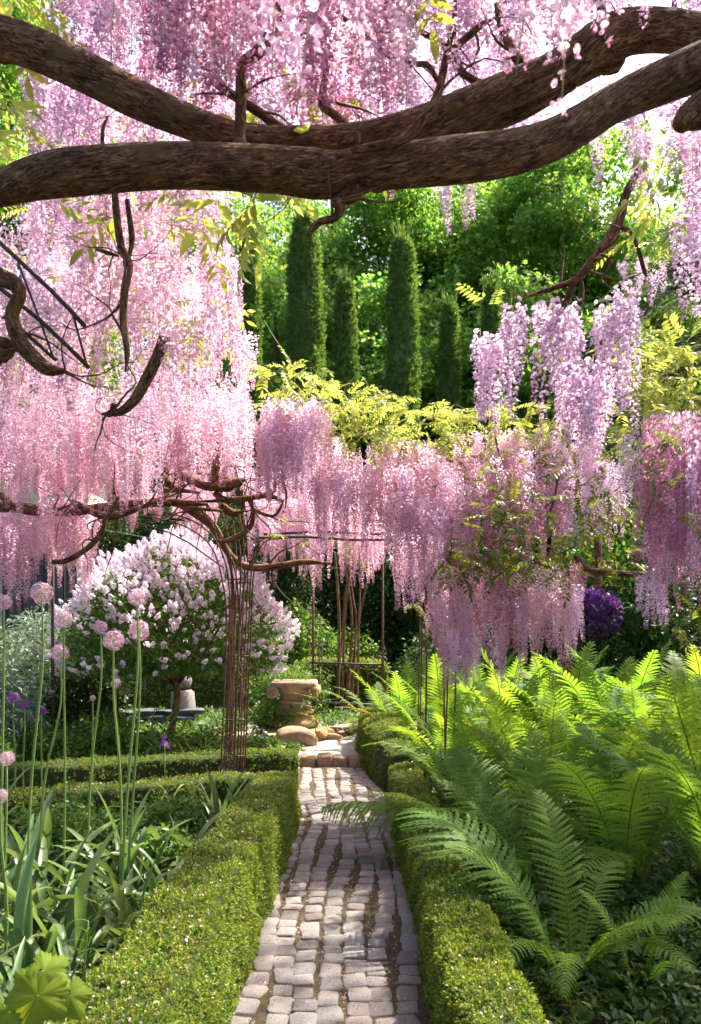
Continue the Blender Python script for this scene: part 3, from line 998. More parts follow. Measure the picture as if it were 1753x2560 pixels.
PW = .86
pb = MB()
ys = np.linspace(1.2, 8.95, 60)
xs = np.linspace(-.5, .5, 9) * (PW + .12)
PV = np.array([[path_x(y) + x, y, .026 + .003 * math.sin(9 * x + 3 * y)] for y in ys for x in xs])
i9 = np.arange(59)[:, None] * 9; j9 = np.arange(8)[None, :]
pb.add(PV, [np.stack([i9 + j9, i9 + j9 + 1, i9 + j9 + 10, i9 + j9 + 9], -1).reshape(-1, 4)], .5)
path = tag(link('path', pb.build('path', [M['joint']])), kind='structure')


def cobble_mesh(seed, name='cobblestone', mat='cobble', n=10, irr=.09):
    """A worn paving stone of unit size: an irregular outline, a rounded shoulder and a slightly domed top."""
    rs = np.random.default_rng(seed)
    c0 = .11
    P = np.array([(-.5 + c0, -.5), (.5 - c0, -.5), (.5, -.5 + c0), (.5, 0), (.5, .5 - c0), (.5 - c0, .5), (-.5 + c0, .5), (-.5, .5 - c0), (-.5, 0), (-.5, -.5 + c0)])
    sk = rs.normal(scale=.07, size=2)
    P = P * (1 + np.stack([sk[0] * P[:, 1], sk[1] * P[:, 0]], -1)) + rs.normal(scale=irr * .36, size=P.shape)
    n = len(P)
    V = []
    tilt = rs.normal(scale=.09, size=2)
    for sc, z in ((1.03, 0), (1.0, .80), (.90, 1.0)):
        for p in P * sc:
            V.append((p[0], p[1], z + (tilt[0] * p[0] + tilt[1] * p[1] + rs.normal(scale=.035)) * (z > 0)))
    V.append((0, 0, 1.05))
    F = []
    for r in range(2):
        for k in range(n):
            F.append((r * n + k, r * n + (k + 1) % n, r * n + n + (k + 1) % n, r * n + n + k))
    for k in range(n):
        F.append((2 * n + k, 2 * n + (k + 1) % n, 3 * n))
    mb = MB(); mb.add(V, F, .5)
    return mb.build(name, [M[mat]], smooth=True)


COB = [cobble_mesh(100 + k) for k in range(14)]
ncol = 7
rs = np.random.default_rng(3)
stones = []
for c in range(ncol):
    y = 2.0 + rs.uniform(0, .12)
    while y < 8.78:
        ln = rs.uniform(.10, .168)
        yc = y + ln / 2
        off = (c - (ncol - 1) / 2) / ncol * PW
        wob = .026 * math.sin(yc * 2.1 + c * .7) + .016 * math.sin(yc * 3.7 + c * 1.9)
        slope = (float(path_x(yc + .1)) - float(path_x(yc - .1))) / .2 + .046 * math.cos(yc * 2.1 + c * .7) + .05 * math.cos(yc * 3.7 + c * 1.9)
        stones.append((float(path_x(yc)) + off + wob + rs.normal(scale=.004), yc, rs.uniform(.088, .108), ln - rs.uniform(.008, .022), -math.atan(slope) + rs.normal(scale=.05), rs.uniform(.031, .040)))
        y += ln
stones.sort(key=lambda s_: s_[1])
for k, (x, y, w, ln, a, h) in enumerate(stones[:300]):
    link('cobblestone', COB[k % 14], (x, y, 0), (rs.normal(scale=.03), rs.normal(scale=.03), a), (w, ln, h), path)
if len(stones) > 300:
    mb = MB()
    for k, (x, y, w, ln, a, h) in enumerate(stones[300:]):
        me = COB[k % 14]
        co = np.zeros(len(me.vertices) * 3, np.float32); me.vertices.foreach_get('co', co)
        co = co.reshape(-1, 3) * np.array([w, ln, h])
        mb.add(co @ rotz(a).T + np.array([x, y, 0]), [tuple(p.vertices) for p in me.polygons], .5)
    tag(link('far_cobblestones', mb.build('far_cobblestones', [M['cobble']]), parent=path), kind='stuff')

# the raised step at the end of the path, and the pale terrace behind it
tb = MB()
box(tb, -1.55, .62, 9.12, 13.0, -.02, .115, .5)
terrace = tag(link('terrace_paving', tb.build('terrace_paving', [M['flag']])), kind='structure')
STEP = [cobble_mesh(300 + k, 'step_stone', 'boulder', irr=.12) for k in range(5)]
for k, x in enumerate(np.linspace(-.66, .25, 6)):
    link('step_stone', STEP[k % 5], (x, 9.06 + .02 * (k % 2), 0), (0, 0, rs.normal(scale=.06)), (rs.uniform(.15, .19), .2, .13 + .012 * (k % 3)), terrace)
FLG = [cobble_mesh(320 + k, 'paving_slab', 'flag', irr=.12) for k in range(6)]
k = 0
for yy in np.arange(9.3, 12.9, .3):
    for xx in np.arange(-1.4, .55, .36):
        k += 1
        link('paving_slab', FLG[k % 6], (xx + rs.normal(scale=.02) + .15 * (k % 2), yy, .115), (0, 0, rs.normal(scale=.08)), (.33, .27, .018), terrace)


# ---------------------------------------------------------------- hedges
def sample_surface(V, F, n, rs):
    A, B, C, D = (V[F[:, i]] for i in range(4))
    nr = np.cross(B - A, D - A) + np.cross(D - C, B - C)
    ar = np.linalg.norm(nr, axis=1)
    idx = rs.choice(len(F), n, p=ar / ar.sum())
    u, w = rs.uniform(size=(2, n, 1))
    P = (A[idx] * (1 - u) + B[idx] * u) * (1 - w) + (D[idx] * (1 - u) + C[idx] * u) * w
    return P, nrm(nr[idx])


def hedge(label, pts, density, protos, seed, size=1.0, group=None, name='box_hedge', cat='hedge', mat='hedge_core', bump=.009, cut=None):
    """pts rows (x, y, width, height) along its middle."""
    rs = np.random.default_rng(seed)
    P = spline([(p[0], p[1], p[2], p[3]) for p in pts], step=.07)   # width rides in z, height in r
    n = len(P)
    T = np.gradient(P[:, :2], axis=0); T /= np.linalg.norm(T, axis=1, keepdims=True)
    Nn = np.stack([T[:, 1], -T[:, 0]], -1)
    prof = []
    for u in np.linspace(0, 1, 7): prof.append((1.10 - .24 * u ** 1.3, u * .86))
    for a in np.linspace(15, 90, 5): prof.append((.73 + .13 * math.cos(math.radians(a)), .86 + .13 * math.sin(math.radians(a))))
    prof += [(.5, 1.0), (.2, 1.01)]
    prof = prof + [(-a, b) for a, b in reversed(prof)]
    prof = np.array(prof)
    m = len(prof)
    V = np.zeros((n, m, 3))
    s_ = np.arange(n) * .07
    for i in range(n):
        endk = min(1, .55 + min(i, n - 1 - i) * .16)
        V[i, :, :2] = P[i, :2] + Nn[i] * (prof[:, :1] * P[i, 2] / 2 * endk)
        V[i, :, 2] = prof[:, 1] * P[i, 3] * (.9 + .1 * endk)
    ph = rs.uniform(0, 6, 8)
    lump = bump * (np.sin(V[..., 0] * 9 + ph[0]) * np.sin(V[..., 1] * 8 + ph[1]) + .8 * np.sin(V[..., 1] * 17 + ph[2] + V[..., 2] * 13) + .6 * np.sin(V[..., 0] * 23 + V[..., 2] * 19 + ph[3]))
    V[:, :, 2] += lump * np.clip(prof[:, 1], 0, 1)[None, :]
    V[:, :, :2] += Nn[:, None, :] * (lump * np.sign(prof[:, 0])[None, :])[..., None]
    V = V.reshape(-1, 3)
    i = np.arange(n - 1)[:, None] * m; j = np.arange(m - 1)[None, :]
    F = np.stack([i + j, i + j + 1, i + m + j + 1, i + m + j], -1).reshape(-1, 4)
    endF = []
    mid = m // 2
    for base in (0, (n - 1) * m):
        for q in range(mid):
            a = (base + q, base + q + 1, base + m - 2 - q, base + m - 1 - q)
            endF.append(a if base else a[::-1])
    F = np.vstack([F, np.array(endF)])
    mb = MB(); mb.add(V, [F], .5)
    o = link(name, mb.build(name, [M[mat]]))
    tag(o, label, cat, group)
    # orient the normals outwards
    A, B, C, D = (V[F[:, q]] for q in range(4))
    area = .5 * np.linalg.norm(np.cross(C - A, D - B), axis=1).sum()
    pts_, nn = sample_surface(V, F, int(area * density), rs)
    cen = np.array([np.interp(pts_[:, 1], P[:, 1], P[:, 0]) if abs(P[-1, 1] - P[0, 1]) > abs(P[-1, 0] - P[0, 0]) else pts_[:, 0],
                    pts_[:, 1] if abs(P[-1, 1] - P[0, 1]) > abs(P[-1, 0] - P[0, 0]) else np.interp(pts_[:, 0], np.sort(P[:, 0]), P[np.argsort(P[:, 0]), 1]),
                    np.full(len(pts_), .1)]).T
    flip = np.einsum('ij,ij->i', nn, pts_ - cen) < 0
    nn[flip] *= -1
    d = nrm(nn + rs.normal(scale=.45, size=nn.shape) + np.array([0, 0, .35]))
    patch = .5 + .5 * np.sin(pts_[:, 0] * 3.1 + ph[4]) * np.sin(pts_[:, 1] * 2.7 + ph[5])
    sc = size * rs.uniform(.65, 1.2, len(pts_)) * (.85 + .3 * patch)
    keep = rs.uniform(size=len(pts_)) < .38 + .62 * patch
    pts_, d, sc, nn = pts_[keep], d[keep], sc[keep], nn[keep]
    scatter('leaves', pts_ - nn * .012, to_euler(frame_z(d, rs.uniform(0, 6.28, len(d)))), sc, protos, parent=o, seed=seed)
    return o, pts_, nn


HP = []
h1, p1, n1 = hedge('long low box hedge along the left edge of the cobbled path',
                   [(-.69, 1.5, .35, .47), (-.685, 2.6, .35, .47), (-.675, 4.0, .34, .46), (-.63, 5.2, .35, .43), (-.62, 6.2, .35, .38), (-.63, 6.95, .35, .34)], 6500, P_BOX, 1)
h2, p2, n2 = hedge('box hedge arm with sunlit top running left from the arch foot',
                   [(-.72, 6.75, .36, .37), (-1.3, 6.5, .34, .37), (-2.0, 6.15, .34, .37), (-2.75, 5.75, .36, .38)], 3000, P_BOX, 2)
h3, p3, n3 = hedge('rear box hedge arm behind the arch, ending in a rounded knob by the path',
                   [(-.52, 7.75, .42, .39), (-1.0, 7.65, .4, .4), (-1.8, 7.35, .38, .4), (-2.6, 7.05, .38, .4), (-3.6, 6.7, .38, .4)], 2000, P_BOX, 3)
h4, p4, n4 = hedge('low box hedge along the right edge of the cobbled path in front of the ferns',
                   [(.50, 1.5, .27, .37), (.49, 2.8, .27, .37), (.485, 4.2, .25, .36), (.48, 5.6, .26, .35), (.49, 6.8, .27, .34), (.50, 7.5, .27, .33)], 6500, P_BOX, 4)
h5, p5, n5 = hedge('taller box hedge at the far right end of the path beside the slim rods',
                   [(.50, 7.75, .34, .37), (.45, 8.4, .42, .45), (.38, 9.1, .5, .52), (.35, 9.8, .52, .55), (.45, 10.6, .55, .55)], 2200, P_BOX, 5)
h6, p6, n6 = hedge('clipped brown hedge block behind the stone column', [(-.9, 13.6, .5, .98), (-.3, 13.6, .5, .98), (.6, 13.5, .5, .95)], 900, P_BOXFAR, 6, size=1.2)
h7, p7, n7 = hedge('low clipped hedge behind the lilac trunk under the white bird', [(-3.6, 14.2, .5, .72), (-2.7, 14.2, .5, .75), (-1.9, 14.2, .5, .75)], 900, P_BOXFAR, 7, size=1.2)
for h, p_, n_, cnt, sd in ((h1, p1, n1, 520, 1), (h4, p4, n4, 220, 2), (h2, p2, n2, 120, 3)):
    r2 = np.random.default_rng(sd)
    top = np.where(n_[:, 2] > .6)[0]
    ix = r2.choice(top, min(cnt, len(top)), replace=False)
    scatter('fallen_petals', p_[ix] + np.array([0, 0, .028]), r2.normal(scale=.6, size=(len(ix), 3)) * np.array([1, 1, 6]), r2.uniform(.008, .017, len(ix)), P_PETAL, parent=h, seed=sd)
# petals and crumbs lying in the joints of the path
r2 = np.random.default_rng(5)
nP = 9000
py = 2.2 + 6.5 * r2.uniform(size=nP) ** 1.3
pxx = path_x(py) + r2.uniform(-.5, .5, nP) * PW
colpos = (pxx - path_x(py)) / PW * ncol + ncol / 2
edge = np.abs(colpos - np.round(colpos))
keep = (edge < .13) | (r2.uniform(size=nP) < .05)
onst = edge[keep] >= .10
pz = np.where(onst, .05, .026 + .012 * r2.uniform(size=keep.sum()))
scatter('path_petals', np.stack([pxx[keep], py[keep], pz], -1), r2.normal(scale=.35, size=(keep.sum(), 3)) * np.array([1, 1, 9]), r2.uniform(.004, .012, keep.sum()), P_PETAL, kind='stuff', seed=9)


# ---------------------------------------------------------------- house at the far left
def board_wall(parent, x0, x1, yf, z0, z1, holes=(), bh=.2):
    z = z0
    while z < z1 - .01:
        t = min(z + bh, z1)
        segs = [(x0, x1)]
        for (hx0, hx1, hz0, hz1) in holes:
            if t > hz0 and z < hz1:
                ns = []
                for a, b in segs:
                    if hx0 > a: ns.append((a, min(b, hx0)))
                    if hx1 < b: ns.append((max(a, hx1), b))
                segs = [q for q in ns if q[1] - q[0] > .02]
        for a, b in segs:
            mb = MB(); box(mb, a, b, yf - .022, yf + .04, z + .004, t + .012, .5, 0, .004)
            link('board', mb.build('board', [M['render_wall']]), (0, 0, 0), parent=parent)
        z += bh


house = empty('house', (-7, 14.5, 0), 'cream boarded house behind the flowers at the far left', 'house')
def hbox(name, x0, x1, y0, y1, z0, z1, mat, parent=house, bev=.006):
    mb = MB(); box(mb, x0, x1, y0, y1, z0, z1, .5, 0, bev)
    return link(name, mb.build(name, [M[mat]]), parent=parent)
hbox('wall', -12, -4.62, 14.06, 15.2, 0, 4.7, 'render_wall')
board_wall(house, -12, -4.6, 14.04, .35, 4.7, holes=((-6.05, -5.42, 1.5, 2.75), (-5.40, -5.0, .35, 2.9)))
wf = hbox('window', -6.05, -5.42, 14.0, 14.03, 1.5, 2.75, 'dark_paint')
for (a, b, c, d) in ((-6.08, -6.0, 1.47, 2.78), (-5.47, -5.39, 1.47, 2.78), (-6.0, -5.47, 2.70, 2.78), (-6.0, -5.47, 1.47, 1.55), (-5.75, -5.72, 1.55, 2.70)):
    hbox('frame', a, b, 13.96, 14.0, c, d, 'dark_paint', wf)
cb = MB()
for k in range(24):
    x = -5.98 + k * .5 / 23
    cb.add([(x, 13.985 - .012 * (k % 2), 1.6), (x, 13.985 - .012 * (k % 2), 2.68)], [], .5)
V = np.concatenate(cb.v); cb2 = MB(); cb2.add(V, [np.array([(2 * k, 2 * k + 2, 2 * k + 3, 2 * k + 1) for k in range(23)])], .5)
link('curtain', cb2.build('curtain', [M['curtain']]), parent=wf)
hbox('pane', -6.0, -5.47, 13.962, 13.968, 1.55, 2.70, 'glass', wf, 0)
hbox('sill', -6.1, -5.37, 13.9, 13.96, 1.42, 1.47, 'white_paint', wf)
dr = hbox('door', -5.38, -5.02, 13.98, 14.03, .35, 2.85, 'dark_paint')
hbox('doorstep', -5.6, -4.8, 13.4, 13.98, 0, .33, 'boulder')
hbox('shutter', -4.98, -4.8, 13.97, 14.02, 1.4, 2.9, 'dark_paint')
rb = MB()
rb.add([(-12.3, 13.5, 4.65), (-4.3, 13.5, 4.65), (-4.3, 14.6, 5.6), (-12.3, 14.6, 5.6), (-4.3, 15.7, 4.65), (-12.3, 15.7, 4.65)], [(0, 1, 2, 3), (3, 2, 4, 5)], .5)
rb.add([(-12.3, 13.5, 4.5), (-4.3, 13.5, 4.5), (-4.3, 15.7, 4.5), (-12.3, 15.7, 4.5)], [(0, 1, 2, 3)], .5)
rb.add([(-12.3, 13.48, 4.5), (-4.3, 13.48, 4.5), (-4.3, 13.48, 4.68), (-12.3, 13.48, 4.68)], [(0, 1, 2, 3)], .5)
link('roof', rb.build('roof', [M['roof']], smooth=False), parent=house)
post = empty('porch_post', (-5.02, 13.4, 0), 'slim tan porch post in front of the dark door', 'post')
mb = MB(); box(mb, -5.06, -4.99, 13.37, 13.43, 0, 4.5, .5, 0, .008); link('shaft', mb.build('shaft', [M['sandstone']]), parent=post)
mb = MB(); box(mb, -5.09, -4.96, 13.34, 13.46, 0, .12, .5, 0, .008); link('base', mb.build('base', [M['sandstone']]), parent=post)
pier = empty('garden_pier', (-3.95, 11.5, 0), 'cream square pier beneath the left side of the flowering round tree', 'pillar')
mb = MB(); box(mb, -4.04, -3.87, 11.4, 11.6, 0, 1.0, .5, 0, .012); link('shaft', mb.build('shaft', [M['render_wall']]), parent=pier)
mb = MB(); box(mb, -4.08, -3.83, 11.36, 11.64, 1.0, 1.06, .5, 0, .01); link('cap', mb.build('cap', [M['render_wall']]), parent=pier)


# ---------------------------------------------------------------- trees
def tree(label, x, y, ztop, zlow, rx, protos, seed, n=1300, trunk=.22, group='broadleaf trees behind the cypresses', name='maple_tree', lobes=34, scl=(.8, 1.35), cat='tree', gaps=()):
    rs = np.random.default_rng(seed)
    t = empty(name, (x, y, 0), label, cat, group)
    zc, rz = (ztop + zlow) / 2, (ztop - zlow) / 2
    rows = [(x, y, -.1, trunk * 1.25), (x + rs.normal(scale=.15), y, zc * .5, trunk), (x + rs.normal(scale=.3), y + .2, zc, trunk * .7), (x + rs.normal(scale=.3), y, ztop * .9, trunk * .2)]
    link('trunk', bark_tube('trunk', rows, 'bark_tree', 10, .05, seed, .4), parent=t)
    ld = sph_dirs(lobes, rs)
    lc = np.array([x, y, zc]) + ld * np.array([rx, rx, rz]) * rs.uniform(.45, .92, (len(ld), 1))
    mbl = MB()
    for q in range(0, len(lc), 3):
        z0 = zlow + (lc[q, 2] - zlow) * .5
        P = spline([(x, y, z0, trunk * .3), (*(np.array([x, y, z0]) * .5 + lc[q] * .5 + rs.normal(scale=.2, size=3)), trunk * .18), (*lc[q], trunk * .05)], step=.5)
        tube(mbl, P, 6)
    me = mbl.build('limbs', [M['bark_tree']])
    link('limbs', me, parent=t)
    lr = rs.uniform(.24, .42, len(lc)) * rx
    idx = rs.integers(0, len(lc), n)
    d = sph_dirs(n, rs); idx = idx[:len(d)]
    P = lc[idx] + d * lr[idx][:, None] * np.array([1, 1, .72]) * rs.uniform(.55, 1.05, (len(d), 1))
    E = np.stack([rs.normal(scale=.35, size=len(P)), rs.normal(scale=.35, size=len(P)), rs.uniform(0, 6.28, len(P))], -1)
    k = np.ones(len(P), bool)
    for gx_, gy_, gr_ in gaps:           # holes cut into the added tree's crown to let the sun onto these spots
        G = P - np.array(SUN_DIR)[None] * ((P[:, 2] - .4) / SUN_DIR.z)[:, None]
        k &= np.hypot(G[:, 0] - gx_, G[:, 1] - gy_) > gr_ + .12
    P, E = P[k], E[k]
    scatter('crown', P, E, rs.uniform(*scl, len(P)), protos, parent=t, seed=seed)
    return t


def tree_px(label, px, py_top, Y, rx, seed, zlow=.6, **kw):
    x, _, z = at(px, py_top, Y)
    return tree(label, x, Y, z, zlow, rx, P_MAPLE, seed, **kw)


for k, (px, pyt, Y, rx, n, lab) in enumerate([
    (420, 330, 35, 5.5, 1500, 'tall broadleaf tree far behind the left pink curtain'), (640, 330, 37, 5.2, 1500, 'tall broadleaf tree behind the leftmost column cypress'),
    (850, 310, 33, 5.0, 1600, 'tall broadleaf tree rising between the two thickest column cypresses'), (1060, 290, 32, 5.0, 1700, 'tall broadleaf tree just right of the feathery tallest cypress'),
    (1240, 270, 35, 5.2, 1700, 'tallest sunlit broadleaf tree, above the rightmost column cypress'), (1400, 310, 31, 4.6, 1600, 'yellow green broadleaf tree behind the hanging branch'), (1560, 420, 33, 3.8, 1300, 'lower broadleaf tree against the white sky at upper right')]):
    tree_px(lab, px, pyt, Y, rx, 200 + k, n=n)
for k, (px, pyt, Y, rx, n, lab) in enumerate([
    (700, 680, 27, 3.2, 900, 'lower broadleaf tree filling the gap left of the thick column cypress'), (930, 640, 27.5, 3.2, 900, 'lower broadleaf tree between the slim dark cypress and the tallest one'), (1130, 700, 26.5, 3.2, 900, 'lower broadleaf tree behind the short thin cypress'),
    (1330, 690, 26, 3.0, 900, 'lower broadleaf tree behind the three lilac clusters'), (1520, 720, 25, 3.0, 900, 'lower broadleaf tree right of the lilac clusters'), (1700, 800, 24, 2.6, 700, 'small broadleaf tree above the right hand vine leaves')]):
    tree_px(lab, px, pyt, Y, rx, 230 + k, n=n, group='lower trees between the cypresses')
tree('unseen broadleaf tree added beyond the right edge to shade the near beds', 6.15, 8.3, 10.0, 5.2, 2.5, P_MAPLE, 290, n=560, lobes=30, group=None, scl=(.4, .75), gaps=((.62, 4.1, .42), (-.40, 3.75, .24), (-.12, 3.45, .14), (-.68, 2.45, .5), (-.28, 4.6, .1), (-.2, 5.1, .16), (1.2, 5.3, .4), (1.9, 5.2, .35), (.1, 4.4, .1), (-.1, 4.1, .08), (.5, 2.5, .4), (.45, 3.2, .12), (.2, 5.2, .12), (-1.3, 3.2, .25), (-1.6, 4.4, .3), (-.55, 3.6, .06)))  # out of view: added so that its gapped crown throws dappled shade
tree_px('leafy green tree at the upper left edge behind the hanging flowers', 10, -160, 24, 5.0, 260, zlow=4, n=1400, group=None)


def cypress(label, px, py_top, Y, hw_px, seed, ztip=.35):
    rs = np.random.default_rng(seed)
    x, _, zt = at(px, py_top, Y)
    r0 = hw_px / FPX * Y * .93
    t = empty('cypress', (x, Y, 0), label, 'cypress tree', 'clipped column cypresses')
    mb = MB()
    prof = [(r0 * .9, .1), (r0 * 1.15, 1.0), (r0 * 1.12, zt * .35), (r0 * .95, zt * .7), (r0 * .72, zt * .93), (r0 * .42, zt - .12), (.02, zt - .02)]
    lathe(mb, prof, 20, rough=.03, seed=seed)
    link('trunk', mb.build('trunk', [M['leaf_yew']]), (x, Y, 0), parent=t)
    n = int(2 * PI * r0 * zt * 330)
    z = rs.uniform(.1, 1, n) * zt
    pz = np.array([p[1] for p in prof]); pr = np.array([p[0] for p in prof])
    az = rs.uniform(0, 6.28, n)
    lump = 1 + .08 * np.sin(3 * az + z * 2.2 + seed) + .06 * np.sin(5 * az - z * 3.1) + .05 * np.sin(z * 4.3 + seed * 2)
    R = np.interp(z, pz, pr) * lump
    P = np.stack([x + np.cos(az) * R, Y + np.sin(az) * R, z], -1)
    d = nrm(np.stack([np.cos(az), np.sin(az), .9 + 0 * az], -1) + rs.normal(scale=.35, size=(n, 3)))
    scatter('foliage', P, to_euler(frame_z(d, rs.uniform(0, 6, n))), rs.uniform(.7, 1.3, n), P_YEW, parent=t, seed=seed)
    m = 26
    az = rs.uniform(0, 6.28, m); rr = r0 * .6 * rs.uniform(0, 1, m)
    P = np.stack([x + np.cos(az) * rr, Y + np.sin(az) * rr, zt - .15 + 0 * az], -1)
    d = nrm(np.stack([.25 * np.cos(az), .25 * np.sin(az), 1 + 0 * az], -1))
    S = np.stack([rs.uniform(.7, 1.1, m), rs.uniform(.7, 1.1, m), rs.uniform(2.2, 4.6, m)], -1)
    scatter('tip_shoots', P, to_euler(frame_z(d, rs.uniform(0, 6, m))), S, P_YEW, parent=t, seed=seed + 1)


cypress('leftmost column cypress, half hidden by the pink curtain of flowers', 622, 600, 21, 27, 301)
cypress('thick column cypress second from the left, its top behind the vine leaves', 763, 545, 20, 42, 302)
cypress('slim dark column cypress between the two tallest ones', 864, 705, 23, 27, 303)
cypress('tallest column cypress with a feathery pale tip, in the middle', 1006, 600, 20, 36, 304)
cypress('short thin column cypress right of the tallest one', 1124, 762, 23, 24, 305)
cypress('rightmost column cypress behind the hanging lilac clusters', 1230, 722, 21, 25, 306)

# drooping conifer at the right
CXo, CYo = 11.2, 20.5
con = empty('conifer', (CXo, CYo, 0), 'pale drooping conifer at the upper right behind the hanging branch', 'conifer tree')
link('trunk', bark_tube('trunk', [(CXo, CYo, -.1, .25), (CXo - .1, CYo, 4, .2), (CXo, CYo + .1, 11, .1), (CXo, CYo + .1, 15, .02)], 'bark_tree', 10, .05, 5, .3), parent=con)
r2 = np.random.default_rng(77)
SP, SD = [], []
mb = MB()
for k in range(46):
    z = r2.uniform(5.0, 13.5)
    L = r2.uniform(3.2, 5.6) * (1.15 - .04 * z) * 1.35
    a = PI + r2.normal(scale=1.0)
    end = np.array([CXo + math.cos(a) * L, CYo + math.sin(a) * L, z - .25 * L + .2])
    P = spline([(CXo, CYo, z, .035), (*(np.array([CXo, CYo, z]) * .5 + end * .5 + np.array([0, 0, .25])), .02), (*end, .005)], step=.2)
    tube(mb, P, 5)
    for q in range(34):
        u = r2.uniform(.2, 1)
        p = P[int(u * (len(P) - 1)), :3]
        SP.append(p); b = a + r2.choice([-1, 1]) * r2.uniform(.2, 1.2)
        SD.append((r2.normal(scale=.25) - .35, r2.normal(scale=.3), b - PI / 2))
link('limbs', mb.build('limbs', [M['bark_tree']]), parent=con)
scatter('foliage', np.array(SP), np.array(SD), r2.uniform(.8, 1.5, len(SP)), P_SPRAY, parent=con, seed=4)


def bush(label, loc, r, h, protos, n, seed, name='shrub', group=None, stems=4, cat='shrub', z0=.12, stem_r=.012, scl=(.7, 1.25), flat=False):
    rs = np.random.default_rng(seed)
    x, y = loc[0], loc[1]
    t = empty(name, (x, y, 0), label, cat, group)
    mb = MB()
    for k in range(stems):
        a = rs.uniform(0, 6.28)
        tube(mb, spline([(x + .03 * math.cos(a), y + .03 * math.sin(a), -.03, stem_r), (x + .3 * r * math.cos(a), y + .3 * r * math.sin(a), h * .4, stem_r * .8), (x + .6 * r * math.cos(a), y + .6 * r * math.sin(a), h * .8, stem_r * .4)], step=.12), 5, val=.2)
    link('stems', mb.build('stems', [M['stem_green'] if stem_r < .02 else M['bark_tree']]), parent=t)
    d = sph_dirs(n, rs, -.9)
    n = len(d)
    u = rs.uniform(.25, 1, n) ** .5
    P = np.array([x, y, z0 + (h - z0) / 2]) + d * u[:, None] * np.array([r, r, (h - z0) / 2]) * (1 + .13 * np.sin(4 * d[:, :1] * 3 + seed) * np.sin(5 * d[:, 1:2] * 3))
    E = np.stack([rs.normal(scale=.4, size=n), rs.normal(scale=.4, size=n), rs.uniform(0, 6.28, n)], -1)
    scatter('foliage', P, E, rs.uniform(*scl, n), protos, parent=t, seed=seed)
    return t


# dark evergreens behind the lilac tree and under the arch
EVL = ['dark evergreen hidden behind the house end', 'dark evergreen behind the left side of the flowering round tree, in the rear screen', 'dark evergreen in the rear screen behind the round tree', 'dark evergreen in the rear screen left of the arch rods', 'dark evergreen in the rear screen between arch rods and iron frame', 'dark evergreen behind the left post of the iron frame', 'dark evergreen behind the fan of bare stems', 'dark evergreen behind the right post of the iron frame', 'dark evergreen behind the four slim rods', 'dark evergreen behind the low hanging pink bank']
for k, x in enumerate(np.arange(-5.2, 4.2, .95)):
    bush(EVL[k], (x, 17.5 + .5 * math.sin(k * 2.1)), .75, 4.3 + .5 * math.sin(k * 1.3), P_DARK, 420, 400 + k, name='evergreen', group='dark evergreens behind the arches', stems=2, cat='evergreen', stem_r=.05, scl=(.8, 1.5))
for k, (x, y) in enumerate([(-4.35, 14.9), (-3.6, 15.3), (-2.8, 15.2), (-2.0, 15.4), (-1.3, 15.8)]):
    bush(['dark evergreen at the corner of the cream house', 'dark evergreen behind the left half of the flowering round tree', 'dark evergreen behind the top of the flowering round tree', 'dark evergreen just left of the arch rods, behind the round tree', 'dark evergreen showing between the arch rods'][k], (x, y), .62, 4.0 + .35 * math.sin(k * 1.9), P_DARK, 380, 415 + k, name='evergreen', stems=2, cat='evergreen', stem_r=.05, scl=(.8, 1.4))
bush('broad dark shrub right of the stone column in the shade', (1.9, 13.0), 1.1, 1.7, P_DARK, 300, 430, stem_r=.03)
bush('mid green shrub under the low tan limb, right of the lilac tree', (-1.1, 15.0), .85, 1.9, P_GEN, 240, 431, scl=(1, 1.8))
bush('small leafy shrub beside the bare stems', (-.15, 16.0), .7, 1.5, P_GEN, 160, 432, scl=(1, 1.7))
bush('green shrub wall right of the purple bush', (4.3, 12.6), 1.3, 3.3, P_GEN, 520, 433, stem_r=.03, scl=(1.1, 2.0))
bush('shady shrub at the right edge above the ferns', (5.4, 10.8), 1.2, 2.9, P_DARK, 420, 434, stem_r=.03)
bush('tall green shrub behind the right hanging flowers', (5.6, 13.5), 1.7, 4.8, P_GEN, 500, 435, stem_r=.04, scl=(1.3, 2.2))
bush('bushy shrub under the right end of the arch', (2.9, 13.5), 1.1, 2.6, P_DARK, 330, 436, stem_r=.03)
bush('rounded green shrub left of the stone column', (-.95, 11.0), .38, .55, P_GEN, 130, 437, scl=(.6, .95))
bush('low green mound at the foot of the stone wall', (-.72, 9.45), .2, .2, P_GEN, 40, 438, scl=(.35, .6))
bush('sunlit bed of foliage behind the column capital', (-1.0, 12.9), .7, .95, P_GEN, 220, 439, scl=(.7, 1.1))
bush('pale leaved shrub at the left edge beside the house', (-3.55, 8.4), .32, 1.45, P_GREY, 90, 440, scl=(.7, 1.1))
bush('grey green shrub below the dark door', (-4.3, 11.2), .7, 1.9, P_GREY, 260, 441, scl=(.9, 1.4))
bush('dark shrub at the left edge behind the alliums', (-4.5, 9.6), .7, 1.5, P_DARK, 260, 442)
bush('second dark shrub between the house and the flowering round tree', (-3.6, 10.4), .6, 1.2, P_DARK, 200, 443)

